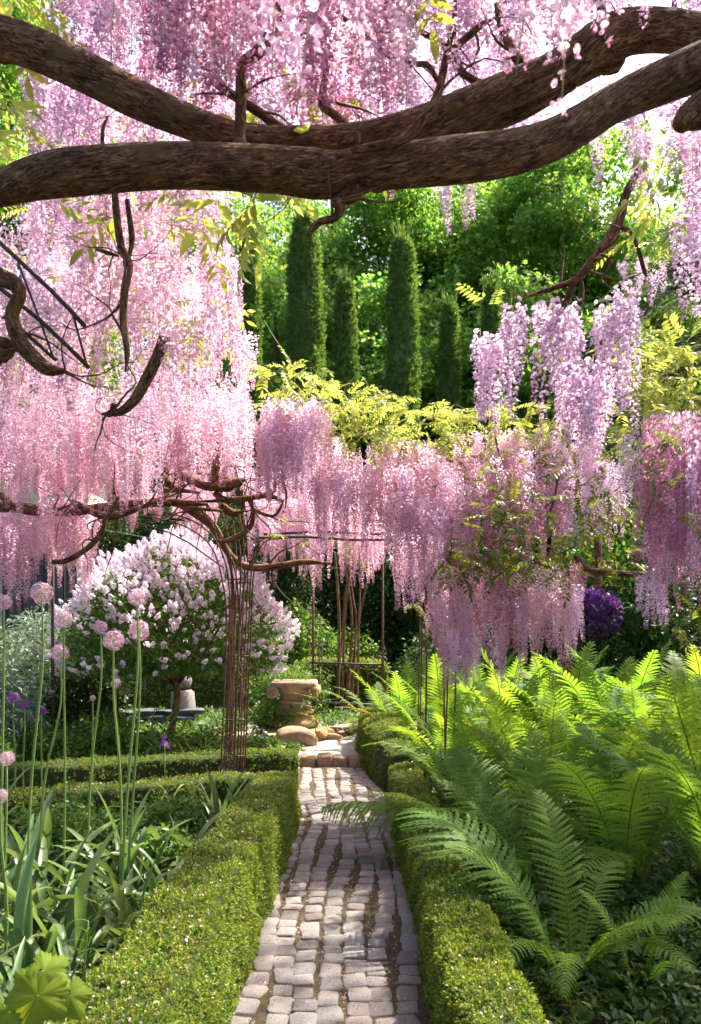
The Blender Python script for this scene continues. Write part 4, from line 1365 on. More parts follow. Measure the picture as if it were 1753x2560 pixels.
# ================================================================ OBJECTS
# ---------------------------------------------------------------- lilac tree on a single stem
lx, ly = at(430, 1800, 9.6)[:2]
lil = empty('lilac_tree', (lx, ly, 0), 'round headed tree covered in pale pink blossom, left of the arch rods', 'flowering tree')
link('trunk', bark_tube('trunk', [(lx + .05, ly, -.05, .05), (lx + .0, ly, .35, .042), (lx + .06, ly, .7, .045), (lx + .04, ly, 1.0, .035)], 'bark_tan', 12, .05, 3, .03), parent=lil)
r2 = np.random.default_rng(12)
mb = MB()
for k in range(14):
    a = k * 2.4; R = r2.uniform(.5, 1.15)
    tube(mb, spline([(lx + .04, ly, .85 + .01 * k, .022), (lx + .35 * R * math.cos(a), ly + .35 * R * math.sin(a), 1.15, .014), (lx + R * math.cos(a), ly + R * math.sin(a), 1.5 + r2.uniform(0, .7), .004)], step=.08), 6)
link('limbs', mb.build('limbs', [M['bark_tan']]), parent=lil)
LC = np.array([lx + .0, ly, 1.25]); LR = np.array([1.36, 1.2, 1.32])
def lilac_pts(n, lo, hi):
    d = sph_dirs(n * 2, r2, -.5)
    w = .55 + .45 * np.clip(d[:, 2:], 0, 1)
    d = d[:n]
    q = d * LR * np.where(d[:, 2:] < 0, np.array([[1, 1, .3]]), 1.0)
    q[:, :2] *= (1 - .04 * np.clip(d[:, 2], 0, 1) ** 2)[:, None]
    lump = 1 + .07 * np.sin(d[:, 0] * 7 + 1) * np.sin(d[:, 2] * 8) + .05 * np.sin(d[:, 1] * 11 + d[:, 0] * 5)
    return LC + q * lump[:, None] * r2.uniform(lo, hi, (n, 1)), d
P, d = lilac_pts(1500, .6, .98)
E = np.stack([r2.normal(scale=.5, size=len(P)), r2.normal(scale=.5, size=len(P)), r2.uniform(0, 6.28, len(P))], -1)
scatter('crown', P, E, r2.uniform(.55, .9, len(P)), P_GEN, parent=lil, seed=3)
P, d = lilac_pts(4200, .93, 1.05)
w = np.clip(.02 + 1.15 * d[:, 2] + .16 * d[:, 0], .075, 1)
keep = r2.uniform(size=len(P)) < w
P, d = P[keep], d[keep]
dd = nrm(d + np.array([0, 0, .5]) + r2.normal(scale=.25, size=d.shape))
E = to_euler(frame_z(dd, r2.uniform(0, 6, len(P))))
front = np.argsort(P[:, 1])
for k in front[:300]:
    link('blossom', PAN[k % 3], P[k], E[k], float(r2.uniform(.5, .85)), lil)
rest = front[300:]
scatter('far_blossoms', P[rest], E[rest], r2.uniform(.5, .85, len(rest)), [proto('panicle_shape', m_) for m_ in PAN], parent=lil, seed=6)

# ---------------------------------------------------------------- stone column, wall, boulder, ornaments
cxx, cyy = at(736, 1800, 11.0)[:2]
colm = empty('stone_column', (cxx, cyy, 0), 'short ochre stone column with a scrolled capital used as a planter', 'column')
B0 = .14
def cpart(name, fn):
    mb = MB(); fn(mb)
    return link(name, mb.build(name, [M['sandstone']]), (cxx, cyy, 0), parent=colm)
cpart('plinth', lambda m_: box(m_, -.37, .37, -.37, .37, B0 - .15, B0 + .07, .5, 0, .03))
cpart('lower_moulding', lambda m_: lathe(m_, [(.27, B0 + .07), (.335, B0 + .09), (.345, B0 + .13), (.325, B0 + .165), (.28, B0 + .18), (.27, B0 + .2), (.245, B0 + .24), (.24, B0 + .245)], 32))
cpart('upper_moulding', lambda m_: lathe(m_, [(.24, B0 + .245), (.262, B0 + .25), (.272, B0 + .275), (.262, B0 + .3), (.24, B0 + .305)], 32))
cpart('drum', lambda m_: lathe(m_, [(.235, B0 + .305), (.232, B0 + .36), (.225, B0 + .40), (.24, B0 + .405), (.245, B0 + .42), (.235, B0 + .435), (.195, B0 + .44), (.19, B0 + .52), (.21, B0 + .56), (.24, B0 + .58)], 32))
def cap(m_):
    box(m_, -.31, .31, -.29, .29, B0 + .62, B0 + .705, .5, 0, .02)
    lathe(m_, [(.2, B0 + .53), (.27, B0 + .58), (.28, B0 + .625)], 28)
capo = cpart('capital', cap)
for sx in (-1, 1):
    th = np.linspace(0, 2 * PI, 25)[:-1]
    mb = MB()
    V = []
    for y, rr in ((-.30, .075), (-.26, .088), (-.1, .06), (.1, .06), (.26, .088), (.30, .075)):
        V += [(sx * .275 + math.cos(a) * rr, y, B0 + .565 + math.sin(a) * rr) for a in th]
    F = [(r_ * 24 + k, r_ * 24 + (k + 1) % 24, r_ * 24 + 24 + (k + 1) % 24, r_ * 24 + 24 + k) for r_ in range(5) for k in range(24)]
    F += [tuple(range(24))[::-1], tuple(range(120, 144))]
    mb.add(V, F, .5)
    for y in (-.302, .302):
        sp = []
        for q in range(40):
            a = q * .42; rr = .066 * (1 - q / 42)
            sp.append((sx * .275 - sx * math.cos(a) * rr, y, B0 + .565 + math.sin(a) * rr, .007))
        tube(mb, np.array(sp), 6)
    link('scroll', mb.build('scroll', [M['sandstone']]), (cxx, cyy, 0), parent=capo)
plant = empty('planter_foliage', (cxx, cyy, B0 + .7), 'tuft of upright pale leaves growing on top of the column', 'plant')
for k in range(14):
    a = r2.uniform(0, 6.28)
    link('leaf', DAY[(0, 2)[k % 2]], (cxx + r2.normal(scale=.07), cyy + r2.normal(scale=.07), B0 + .7), (0, 0, a), (r2.uniform(.18, .34),) * 3, plant)
P = np.stack([cxx + r2.uniform(-.26, .26, 60), cyy + r2.uniform(-.24, .24, 60), np.full(60, B0 + .715)], -1)
scatter('leaves', P, r2.uniform(-.4, .4, (60, 3)) * np.array([1, 1, 9]), r2.uniform(.5, .8, 60), P_WEED, parent=plant, seed=8)


def rock_mesh(name, mat, seed, sub=3, flat=.3):
    """An irregular quarried stone of unit size."""
    rs = np.random.default_rng(seed)
    n = 7
    V, F = [], []
    lin = np.linspace(-.5, .5, n)
    idx = {}
    def vid(p):
        k = tuple(np.round(p, 4))
        if k not in idx:
            idx[k] = len(V); V.append(p)
        return idx[k]
    for ax in range(3):
        for s_ in (-.5, .5):
            for i in range(n - 1):
                for j in range(n - 1):
                    q = []
                    for (a, b) in ((i, j), (i + 1, j), (i + 1, j + 1), (i, j + 1)):
                        p = [0, 0, 0]; p[ax] = s_; p[(ax + 1) % 3] = lin[a]; p[(ax + 2) % 3] = lin[b]
                        q.append(vid(p))
                    F.append(tuple(q) if s_ > 0 else tuple(q[::-1]))
    V = np.array(V, float)
    e = 5.5
    nr = (np.abs(V * 2) ** e).sum(1) ** (1 / e)
    V = V / nr[:, None]
    for _ in range(5):
        f = rs.normal(size=3) * 4; ph = rs.uniform(0, 6)
        V += (.032 * np.sin(V @ f + ph))[:, None] * nrm(V)
    for _ in range(3):
        nn = nrm(rs.normal(size=3)); dmax = .47
        over = np.clip(V @ nn - dmax, 0, None)
        V -= over[:, None] * nn * .85
    mb = MB(); mb.add(V, F, .5)
    return mb.build(name, [M[mat]])


ROCK = [rock_mesh('stone', 'drystone', 500 + k) for k in range(8)]
wallo = empty('dry_stone_wall', (-.45, 10.55, 0), 'low dry stone retaining wall of stacked ochre stones behind the step', 'stone wall')
r2 = np.random.default_rng(21)
def wall_run(x0, y0, x1, y1, courses, parent, h0=.10, lw=(.16, .34)):
    L = math.hypot(x1 - x0, y1 - y0); a = math.atan2(y1 - y0, x1 - x0)
    z = 0
    for c in range(courses):
        h = h0 * r2.uniform(.8, 1.25)
        s_ = -r2.uniform(0, .12)
        while s_ < L:
            w = r2.uniform(*lw)
            u = s_ + w / 2
            link('stone', ROCK[r2.integers(8)], (x0 + math.cos(a) * u - math.sin(a) * r2.normal(scale=.018), y0 + math.sin(a) * u + math.cos(a) * (.02 * c + r2.normal(scale=.018)), z + h / 2),
                 (r2.normal(scale=.05), r2.normal(scale=.07), a + r2.normal(scale=.08)), (w * .98, r2.uniform(.2, .27), h * 1.05), parent)
            s_ += w
        z += h
wall_run(-1.55, 10.15, -.30, 10.35, 2, wallo)
wall_run(-.62, 10.05, .05, 11.0, 3, wallo, .085, (.14, .26))
fw = empty('rubble_wall', (-3, 12.3, 0), 'blue grey rubble wall in the shade behind the lilac trunk', 'stone wall')
ROCKB = [rock_mesh('stone', 'bluestone', 560 + k) for k in range(4)]
for c in range(4):
    for k in range(4):
        x = -3.6 + k * .36 + r2.normal(scale=.03) + .15 * (c % 2)
        link('stone', ROCKB[(k + c) % 4], (x, 11.9 + .03 * c, .05 + .085 * c), (r2.normal(scale=.04), r2.normal(scale=.06), r2.normal(scale=.2)), (r2.uniform(.28, .42), .34, r2.uniform(.07, .11)), fw)
wl = empty('edging_stones', (-2.2, 10.1, 0), 'row of flat dark stones edging the bed between arch and column', 'stone edging')
for k in range(9):
    link('stone', ROCK[k % 8], (-2.55 + k * .235, 10.3 + .02 * math.sin(k), .07), (0, 0, r2.normal(scale=.1)), (.24, .26, .15), wl)
bl = at(737, 1850, 9.95)
tag(link('boulder', rock_mesh('boulder', 'boulder', 611), (bl[0], 9.95, .155), (.05, .03, .15), (.5, .42, .36)), 'large smooth brown boulder below the stone column', 'boulder')
tag(link('flat_boulder', rock_mesh('flat_boulder', 'boulder', 615), (-1.5, 10.2, .12), (.0, .05, .1), (.42, .36, .22)), 'flat brown stone left of the large boulder', 'boulder')

def lamp_at(name, x, y, z0, label):
    t = empty(name, (x, y, 0), label, 'path light')
    mb = MB(); tube(mb, [(x, y, -.02, .012), (x, y, z0, .012)], 8); link('stake', mb.build('stake', [M['iron']]), parent=t)
    mb = MB(); lathe(mb, [(.012, .03), (.085, -.01), (.09, -.02), (.075, -.018), (.02, -.004)], 24); lathe(mb, [(.03, .02), (.03, .05), (.002, .062)], 16)
    link('shade', mb.build('shade', [M['slate']]), (x, y, z0), parent=t)
lp = at(662, 1845, 9.3)
lamp_at('path_light', lp[0], 9.3, float(lp[2]) + .02, 'small mushroom shaped slate path light left of the boulder')
lp2 = at(1056, 1925, 8.6)
lamp_at('path_light', .93, 8.2, .28, 'small path light half hidden in the hedge beside the slim rods')

sp = at(458, 1690, 12.2)
orn = empty('stone_ball', (sp[0], 12.2, 0), 'weathered stone ball on a rough pedestal behind the lilac trunk', 'ornament')
mb = MB(); lathe(mb, [(.19, 0), (.19, .1), (.175, .35), (.17, .58), (.12, .62)], 20, rough=.05, seed=2); link('pedestal', mb.build('pedestal', [M['cobble']]), (sp[0], 12.2, 0), parent=orn)
mb = MB(); lathe(mb, [(.02, .61)] + [(.135 * math.cos(a), .75 + .135 * math.sin(a)) for a in np.linspace(-1.4, 1.5, 14)], 24, rough=.012); link('ball', mb.build('ball', [M['cobble']]), (sp[0], 12.2, 0), parent=orn)

bp = at(512, 1670, 14.1)
bird = empty('bird_figure', (bp[0], 14.1, .74), 'small white bird figure on the hedge behind the lilac tree', 'figurine')
mb = MB()
V, F = [], []
body = spline([(-.17, 0, .03, .008), (-.1, 0, .06, .045), (.0, 0, .1, .075), (.1, 0, .13, .062), (.15, 0, .2, .036), (.17, 0, .25, .042), (.2, 0, .265, .028), (.255, 0, .255, .004)], n=5)
tube(mb, body, 14)
link('body', mb.build('body', [M['white_stone']]), (bp[0] - .02, 14.1, .76), parent=bird)
mb = MB()
for sy in (-1, 1):
    mb.add([(.09, sy * .055, .15), (-.02, sy * .08, .14), (-.2, sy * .05, .07), (-.05, sy * .07, .06), (.08, sy * .06, .09), (-.02, sy * .088, .1)], [(0, 1, 5), (1, 2, 5), (2, 3, 5), (3, 4, 5), (4, 0, 5)], .5)
link('wings', mb.build('wings', [M['white_stone']]), (bp[0] - .02, 14.1, .76), parent=bird)

# purple flowering bush
pb_ = at(1490, 1535, 11.2)
t = bush('dense purple flowering bush glimpsed right of the hanging flowers', (pb_[0], 11.2), .32, 2.1, P_DARK, 90, 450, name='purple_bush', z0=.9, scl=(.6, .9))
P = sph_dirs(420, r2); P = np.array([pb_[0], 11.2, pb_[2] - .02]) + P * np.array([.3, .3, .32]) * r2.uniform(.75, 1.02, (len(P), 1))
PURP = [proto('purple_truss_shape', panicle_mesh('truss', M['petal_purple'], 9, 30, .07, .05))]
scatter('flowers', P, to_euler(frame_z(nrm(P - np.array([pb_[0], 11.2, pb_[2] - .02])), r2.uniform(0, 6, len(P)))), r2.uniform(.8, 1.3, len(P)), PURP, parent=t, seed=3)

# ---------------------------------------------------------------- arch of iron rods, and the slim supports
def rod(parent, rows, rad=.009, mat='rust', step=.06, name='rod'):
    mb = MB(); tube(mb, spline([(*r_[:3], rad) for r_ in rows], step=step), 6)
    return link(name, mb.build(name, [M[mat]]), parent=parent)


AY = 7.35
arch = empty('rod_arch', tuple(at(575, 1955, AY)[:2]) + (0,), 'rusty arch support of bundled iron rods at the corner of the left hedge', 'garden arch')
def arod(pix, dy=0.0, rad=.009):
    rows = []
    for q in pix:
        p = at(q[0], q[1], AY + dy); rows.append(p)
    b = rows[0].copy(); b[2] = 0; rows[0] = b
    return rod(arch, rows, rad)
# (base, waist, shoulder, end) measured on the photo
for pix, dy in [
    ([(549, 1960), (558, 1800), (566, 1560), (556, 1450), (530, 1370), (480, 1325), (420, 1300)], -.16),
    ([(556, 1960), (566, 1800), (574, 1560), (570, 1440), (545, 1360), (500, 1312), (430, 1285), (340, 1268)], -.10),
    ([(562, 1960), (570, 1800), (578, 1560), (578, 1420), (560, 1350), (520, 1290), (470, 1262)], .0),
    ([(569, 1960), (576, 1750), (582, 1500), (578, 1400), (568, 1330), (548, 1260), (520, 1215)], .12),
    ([(576, 1960), (584, 1750), (590, 1500), (590, 1380), (582, 1300), (578, 1250)], .2),
    ([(583, 1960), (592, 1750), (600, 1500), (602, 1400), (590, 1310), (578, 1270)], -.14),
    ([(590, 1960), (600, 1750), (609, 1500), (612, 1420), (606, 1330), (596, 1280)], .06),
    ([(597, 1960), (607, 1750), (617, 1520), (620, 1420), (616, 1340), (608, 1280)], .16),
    ([(603, 1960), (614, 1750), (624, 1520), (628, 1440), (640, 1370), (662, 1346), (700, 1338)], -.1),
    ([(608, 1960), (620, 1750), (630, 1520), (634, 1440), (644, 1390), (664, 1352), (720, 1345)], .1),
    ([(580, 1960), (590, 1750), (606, 1500), (618, 1430), (640, 1380)], -.04),
    ([(600, 1960), (604, 1750), (596, 1500), (586, 1420), (560, 1370)], .1),
]:
    arod(pix, dy, .0078)
for py, x0, x1 in ((1890, 553, 612), (1800, 558, 614), (1640, 566, 622), (1520, 566, 626), (1448, 572, 628), (1340, 588, 622), (1308, 586, 612)):
    for dy in (-.14, .12):
        mb = MB()
        tube(mb, [(*at(x0, py, AY + dy), .006), (*at(x1, py, AY + dy), .006)], 6)
        link('tie', mb.build('tie', [M['rust']]), parent=arch)
# overhead hoops and rails that carry the vine
frame_ = empty('pergola_frame', (-1.6, 6.6, 0), 'dark iron pergola rails and posts carrying the pink curtain at left', 'pergola')
def prail(pix, Y, rad=.014):
    mb = MB(); tube(mb, spline([(*at(q[0], q[1], Y + (q[2] if len(q) > 2 else 0)), rad) for q in pix], step=.2), 8)
    link('rail', mb.build('rail', [M['iron']]), parent=frame_)
prail([(-40, 570), (130, 728), (212, 815)], 3.2, .009)
prail([(-40, 690), (100, 800), (222, 918)], 3.2, .009)
prail([(45, 655), (100, 800), (135, 900)], 3.25, .005)
prail([(-40, 760), (60, 830), (140, 900)], 3.3, .008)
prail([(180, 775), (215, 905)], 3.2, .005)
prail([(-60, 1262), (60, 1266), (240, 1275), (420, 1262), (560, 1250)], 7.0)
prail([(-60, 1290), (120, 1292), (300, 1290), (460, 1300)], 7.6)
prail([(200, 1282), (420, 1330), (560, 1420)], 7.9, .008)
prail([(640, 1345), (760, 1342), (900, 1350), (1060, 1345)], 8.6)
prail([(660, 1336), (800, 1330), (960, 1336)], 9.2)
for (px, y) in ((132, 8.4), (-250, 5.0)):
    x = at(px, 1500, y)[0]
    mb = MB(); tube(mb, [(x, y, 0, .018), (x, y, 2.9 if y > 6 else 3.4, .018)], 8); link('post', mb.build('post', [M['iron']]), parent=frame_)

def rods_group(label, xs_, y, z1s, rad=.008, name='plant_support'):
    t = empty(name, (xs_[0][0], y, 0), label, 'support rods')
    for (xb, xt, dy), z1 in zip(xs_, z1s):
        rod(t, [(xb, y + dy, -.05), ((xb + xt) / 2 + .006, y + dy, z1 / 2), (xt, y + dy, z1)], rad, 'rust', .3)
    return t
def X_(px, y): return at(px, 1600, y)[0]
sg = rods_group('cluster of four slim rusty rods rising from the right hedge to the flowers', [(X_(1042, 8.0), X_(1052, 8.0), 0), (X_(1050, 8.0), X_(1060, 8.0), .12), (X_(1061, 8.0), X_(1066, 8.0), -.1), (X_(1064, 8.0), X_(1072, 8.0), .16)], 8.0, [2.6, 2.75, 2.7, 2.1])
mb = MB(); tube(mb, [(*at(1049, 1440, 8.0), .03), (*at(1056, 1380, 8.0), .035), (*at(1058, 1330, 8.0), .02)], 8); link('old_stem', mb.build('old_stem', [M['bark_tree']]), parent=sg)
rods_group('pair of thin rods standing among the ferns', [(X_(1108, 7.2), X_(1130, 7.2), 0), (X_(1134, 7.2), X_(1150, 7.2), .1), (X_(1120, 7.2), X_(1114, 7.2), .2)], 7.2, [2.5, 2.5, 1.4])
bf = empty('iron_frame', (-.2, 12.2, 0), 'low iron frame with tall posts behind the stone column', 'garden frame')
for px in (783, 957):
    x = X_(px, 12.2)
    mb = MB(); tube(mb, [(x, 12.2, 0, .02), (x, 12.2, 2.9, .016)], 8); link('post', mb.build('post', [M['rust']]), parent=bf)
for px in (798, 805):
    x = X_(px, 12.2); mb = MB(); tube(mb, [(x, 12.3, 0, .010), (x, 12.3, 1.35, .010)], 6); link('upright', mb.build('upright', [M['rust']]), parent=bf)
mb = MB(); tube(mb, [(X_(783, 12.2), 12.2, 1.05 - .62, .018), (X_(957, 12.2), 12.2, 1.0 - .62, .018)], 8); link('crossbar', mb.build('crossbar', [M['iron']]), parent=bf)
mb = MB(); tube(mb, [(X_(775, 12.2), 12.2, 1.03, .015), (X_(960, 12.2), 12.2, 1.0, .015)], 8); link('rail', mb.build('rail', [M['iron']]), parent=bf)
# multi-stemmed bare shrub under the arch
ms = empty('bare_stems', (at(870, 1660, 12.8)[0], 12.8, 0), 'fan of bare tan stems rising behind the stone column', 'shrub')
for k, pix in enumerate([[(845, 1690, 10), (848, 1560, 9), (842, 1440, 8), (836, 1380, 6)], [(868, 1690, 11), (880, 1560, 8), (868, 1450, 7), (862, 1390, 6)], [(872, 1690, 9), (895, 1560, 7), (912, 1480, 6), (925, 1400, 5)],
                         [(856, 1690, 8), (862, 1560, 7), (874, 1440, 6), (880, 1380, 5)], [(880, 1690, 8), (890, 1560, 6), (884, 1500, 5), (870, 1410, 4)], [(842, 1690, 8), (858, 1560, 6), (866, 1470, 5), (900, 1390, 4)], [(893, 1690, 8), (898, 1550, 6), (902, 1430, 5)]]):
    limb('stem', ms, [(q[0], q[1] + (60 if q[1] == 1690 else 0), q[2] * .42) for q in pix], 12.8 + .05 * (k % 3), 'bark_tan', 8, .05, k, .06)
mb = MB(); tube(mb, spline([(*at(250, 1322, 13.5), .006), (*at(420, 1355, 13.2), .006), (*at(720, 1420, 13), .006)], step=.3), 5)
tag(link('wire', mb.build('wire', [M['wire']])), 'thin pale wire strung across the dark evergreens behind the lilac', 'wire')

# ---------------------------------------------------------------- ferns
FERNG = 'tall ferns in the bed right of the path'
def fern(label, x, y, ht, seed, kinds=None, n=9, far=False, group=FERNG, spec=None, z=0.0):
    rs = np.random.default_rng(seed)
    t = empty('fern', (x, y, z), label, 'fern', group)
    lib = FRF if far else FR
    if spec is None:
        spec = []
        for k in range(n):
            kd = (kinds or ['up', 'arch', 'arch', 'droop'])[k % len(kinds or [0, 0, 0, 0])]
            spec.append((k * 6.2832 / n + rs.normal(scale=.25), kd, rs.uniform(.82, 1.1)))
    for az, kd, s_ in spec:
        ms_ = lib[kd]
        me = ms_[rs.integers(len(ms_))]
        fo = link('frond', me, (x + .05 * math.cos(az), y + .05 * math.sin(az), z), (rs.normal(scale=.13), rs.normal(scale=.10), az), ht * s_, t)
        if far and rs.uniform() < .05:
            fo.material_slots[0].link = 'OBJECT'; fo.material_slots[0].material = M['leaf_fern_old']; fo['label'] = 'faded brownish frond'
    return t


D2 = math.radians
fern('low fern spreading a bright drooping frond over the near hedge top', 1.02, 3.72, 1.1, 1, group=None, spec=[
    (D2(142), 'hero', 1.02), (D2(172), 'hero', .72), (D2(100), 'tall', .8), (D2(225), 'droop', .7), (D2(-50), 'hero', .6), (D2(-15), 'droop', .78), (D2(50), 'arch', .72), (D2(-65), 'droop', .7), (D2(-110), 'droop', .55), (D2(15), 'droop', .85)])
fern('fern reaching one frond left across the hedge and over the path', .86, 5.5, 1.1, 2, group=None, spec=[
    (D2(184), 'reach', 1.02), (D2(160), 'arch', .72), (D2(205), 'curl', .75), (D2(212), 'hero', .8), (D2(232), 'arch', .8), (D2(92), 'up', .8), (D2(30), 'arch', .8), (D2(-40), 'droop', .7), (D2(-95), 'droop', .6), (D2(140), 'droop', .62)])
fern('upright fern facing the path with a tall blue green frond', 1.15, 5.0, 1.1, 3, group=None, spec=[
    (D2(98), 'tall', 1.05), (D2(70), 'tall', .95), (D2(20), 'tall', .95), (D2(135), 'tall', .85), (D2(-20), 'droop', .8), (D2(-60), 'droop', .72), (D2(170), 'arch', .75), (D2(-120), 'droop', .62), (D2(45), 'arch', .9)])
fern('fern with broad arching fronds right of the upright one', 1.72, 4.9, 1.1, 4, group=None, n=10, kinds=['tall', 'arch', 'tall', 'droop'])
fern('dark fern near the right edge of the picture', 2.25, 4.9, 1.15, 5, group=None, n=10, kinds=['tall', 'arch', 'tall', 'droop'])
fern('tall fern with broad fronds at the far right edge', 2.55, 5.7, 1.45, 6, group=None, n=9, kinds=['up', 'arch', 'up', 'droop'])
fern('single young fern with upright unfurling fronds at the right edge, in the shade', 1.32, 3.6, .62, 7, group=None, spec=[(D2(40), 'up', .9), (D2(160), 'up', .8), (D2(-80), 'arch', .7)])
for k, (x, y, h, lab) in enumerate([
    (.95, 6.3, 1.0, 'shaded fern against the right hedge below the four slim rods'), (1.5, 6.2, 1.1, 'shaded fern right behind the tall blue green frond'), (2.1, 6.5, 1.2, 'shaded fern in the very middle of the fern bed'), (2.8, 6.7, 1.3, 'shaded tall fern right of the middle of the bed'),
    (.95, 7.4, 1.05, 'fern at the foot of the pair of thin rods'), (1.5, 7.2, 1.2, 'half lit fern under the lowest pink tassels'), (2.1, 7.5, 1.25, 'half lit fern below the middle of the dusky pink bank'), (2.75, 7.7, 1.35, 'half lit fern below the purple bush'), (3.4, 7.4, 1.4, 'half lit tall fern at the right side under the magenta clump')]):
    fern(lab, x, y, h, 20 + k, n=10, kinds=['up', 'arch', 'up', 'droop', 'arch'])
for k, (x, y, h, lab) in enumerate([
    (.95, 8.7, 1.2, 'bright fern touching the slim rods on their right'), (1.55, 8.5, 1.3, 'bright fern behind the pair of thin rods'), (2.2, 8.6, 1.45, 'bright fern under the right half of the pink bank'), (2.85, 8.7, 1.55, 'tall bright fern whose pointed fronds stand before the purple bush'), (3.5, 8.6, 1.5, 'tall bright fern right of the purple bush'),
    (.65, 9.6, 1.2, 'bright fern leaning over the tall far hedge'), (1.2, 9.7, 1.35, 'rear bright fern seen between the slim rods'), (1.9, 9.7, 1.45, 'rear bright fern under the left half of the pink bank'), (2.6, 9.9, 1.5, 'rear bright fern left of the purple bush'), (3.4, 9.8, 1.55, 'rear tall bright fern beneath the green shrub wall'),
    (4.1, 9.3, 1.4, 'bright fern at the right edge before the shady shrub'), (4.6, 8.4, 1.35, 'bright fern cut by the right edge of the picture'), (.9, 10.8, 1.2, 'farthest bright fern left of the slim rods'), (1.7, 10.9, 1.35, 'farthest bright fern behind the low pink tassels')]):
    fern(lab, x, y, h, 40 + k, n=10, kinds=['up', 'arch', 'up', 'arch', 'droop'], far=True, group='sunlit ferns at the back of the fern bed')
fern('small fern leaning over the step beside the far hedge', .35, 11.2, 1.1, 60, far=True, group=None, spec=[(D2(190), 'arch', 1.1), (D2(215), 'low', 1.1), (D2(150), 'arch', 1.0), (D2(250), 'droop', .9), (D2(30), 'up', .9), (D2(90), 'up', .9)])

# ---------------------------------------------------------------- ground cover and weeds
def cover(name, x0, x1, y0, y1, n, protos, scl, seed, avoid=True, z=0.0, label=None):
    rs = np.random.default_rng(seed)
    x, y = rs.uniform(x0, x1, n), rs.uniform(y0, y1, n)
    k = np.ones(n, bool)
    if avoid:
        k = np.abs(x - path_x(y)) > .62
        k |= y > 9.3
    x, y = x[k], y[k]
    zz = z + rs.uniform(-.02, .03, len(x))
    E = np.stack([rs.normal(scale=.25, size=len(x)), rs.normal(scale=.25, size=len(x)), rs.uniform(0, 6.28, len(x))], -1)
    o = scatter(name, np.stack([x, y, zz], -1), E, rs.uniform(*scl, len(x)), protos, seed=seed)
    return o
cover('ground_cover', .72, 3.2, 1.6, 5.2, 5200, P_COVER, (.7, 1.35), 71)
cover('ground_cover', .75, 6.5, 5.2, 12.0, 5000, P_COVER, (.9, 1.7), 72)
cover('low_foliage', -3.6, -.95, 1.5, 6.2, 2300, P_WEED, (.5, 1.1), 73)
cover('low_foliage', -4.6, -.8, 7.9, 9.9, 2600, P_WEED, (.8, 1.6), 74)
cover('low_foliage', -2.6, -.8, 6.75, 7.25, 300, P_WEED, (.7, 1.3), 75)
cover('low_foliage', -5.5, -1.5, 9.9, 13.8, 2200, P_WEED, (.8, 1.6), 76)
cover('low_foliage', -1.4, .9, 11.2, 13.4, 900, P_WEED, (.7, 1.2), 77, z=.1)
cover('ground_cover', -6, 7, 13.8, 17, 4000, P_COVER, (1.2, 2.4), 78)
r2 = np.random.default_rng(31)
# leafy perennials between the hedges and behind them
for k, (x, y, r_, h, lab) in enumerate([(-3.1, 8.3, .34, .6, 'leafy perennial behind the rear hedge below the low purple alliums'), (-2.5, 8.5, .32, .55, 'leafy perennial under the left side of the flowering round tree'), (-1.95, 8.4, .3, .3, 'leafy perennial at the foot of the flowering round tree'), (-1.45, 8.7, .3, .45, 'leafy perennial just left of the arch rods behind the rear hedge'), (-1.0, 8.55, .25, .4, 'small leafy perennial between the arch rods and the path light'),
                                  (-2.9, 9.3, .34, .55, 'leafy perennial before the cream pier'), (-2.2, 9.3, .3, .32, 'leafy perennial right behind the lilac trunk'), (-3.6, 7.7, .34, .6, 'leafy perennial at the left edge beside the pale leaved shrub')]):
    bush(lab, (x, y), r_, h, P_GEN, 70, 460 + k, name='perennial', group='perennials behind the rear hedge', cat='perennial', scl=(.6, 1.0))
for k, (x, y, r_, h, lab) in enumerate([(-1.25, 5.6, .22, .4, 'fresh leafy perennial before the middle of the sunlit hedge arm'), (-1.6, 5.2, .24, .42, 'fresh leafy perennial behind the tall upright strap blades'), (-1.15, 4.9, .2, .34, 'fresh low perennial against the left hedge'), (-2.0, 5.5, .26, .4, 'fresh leafy perennial before the left end of the hedge arm')]):
    bush(lab, (x, y), r_, h, P_GEN, 55, 480 + k, name='perennial', group='perennials before the hedge arm', cat='perennial', scl=(.5, .85))


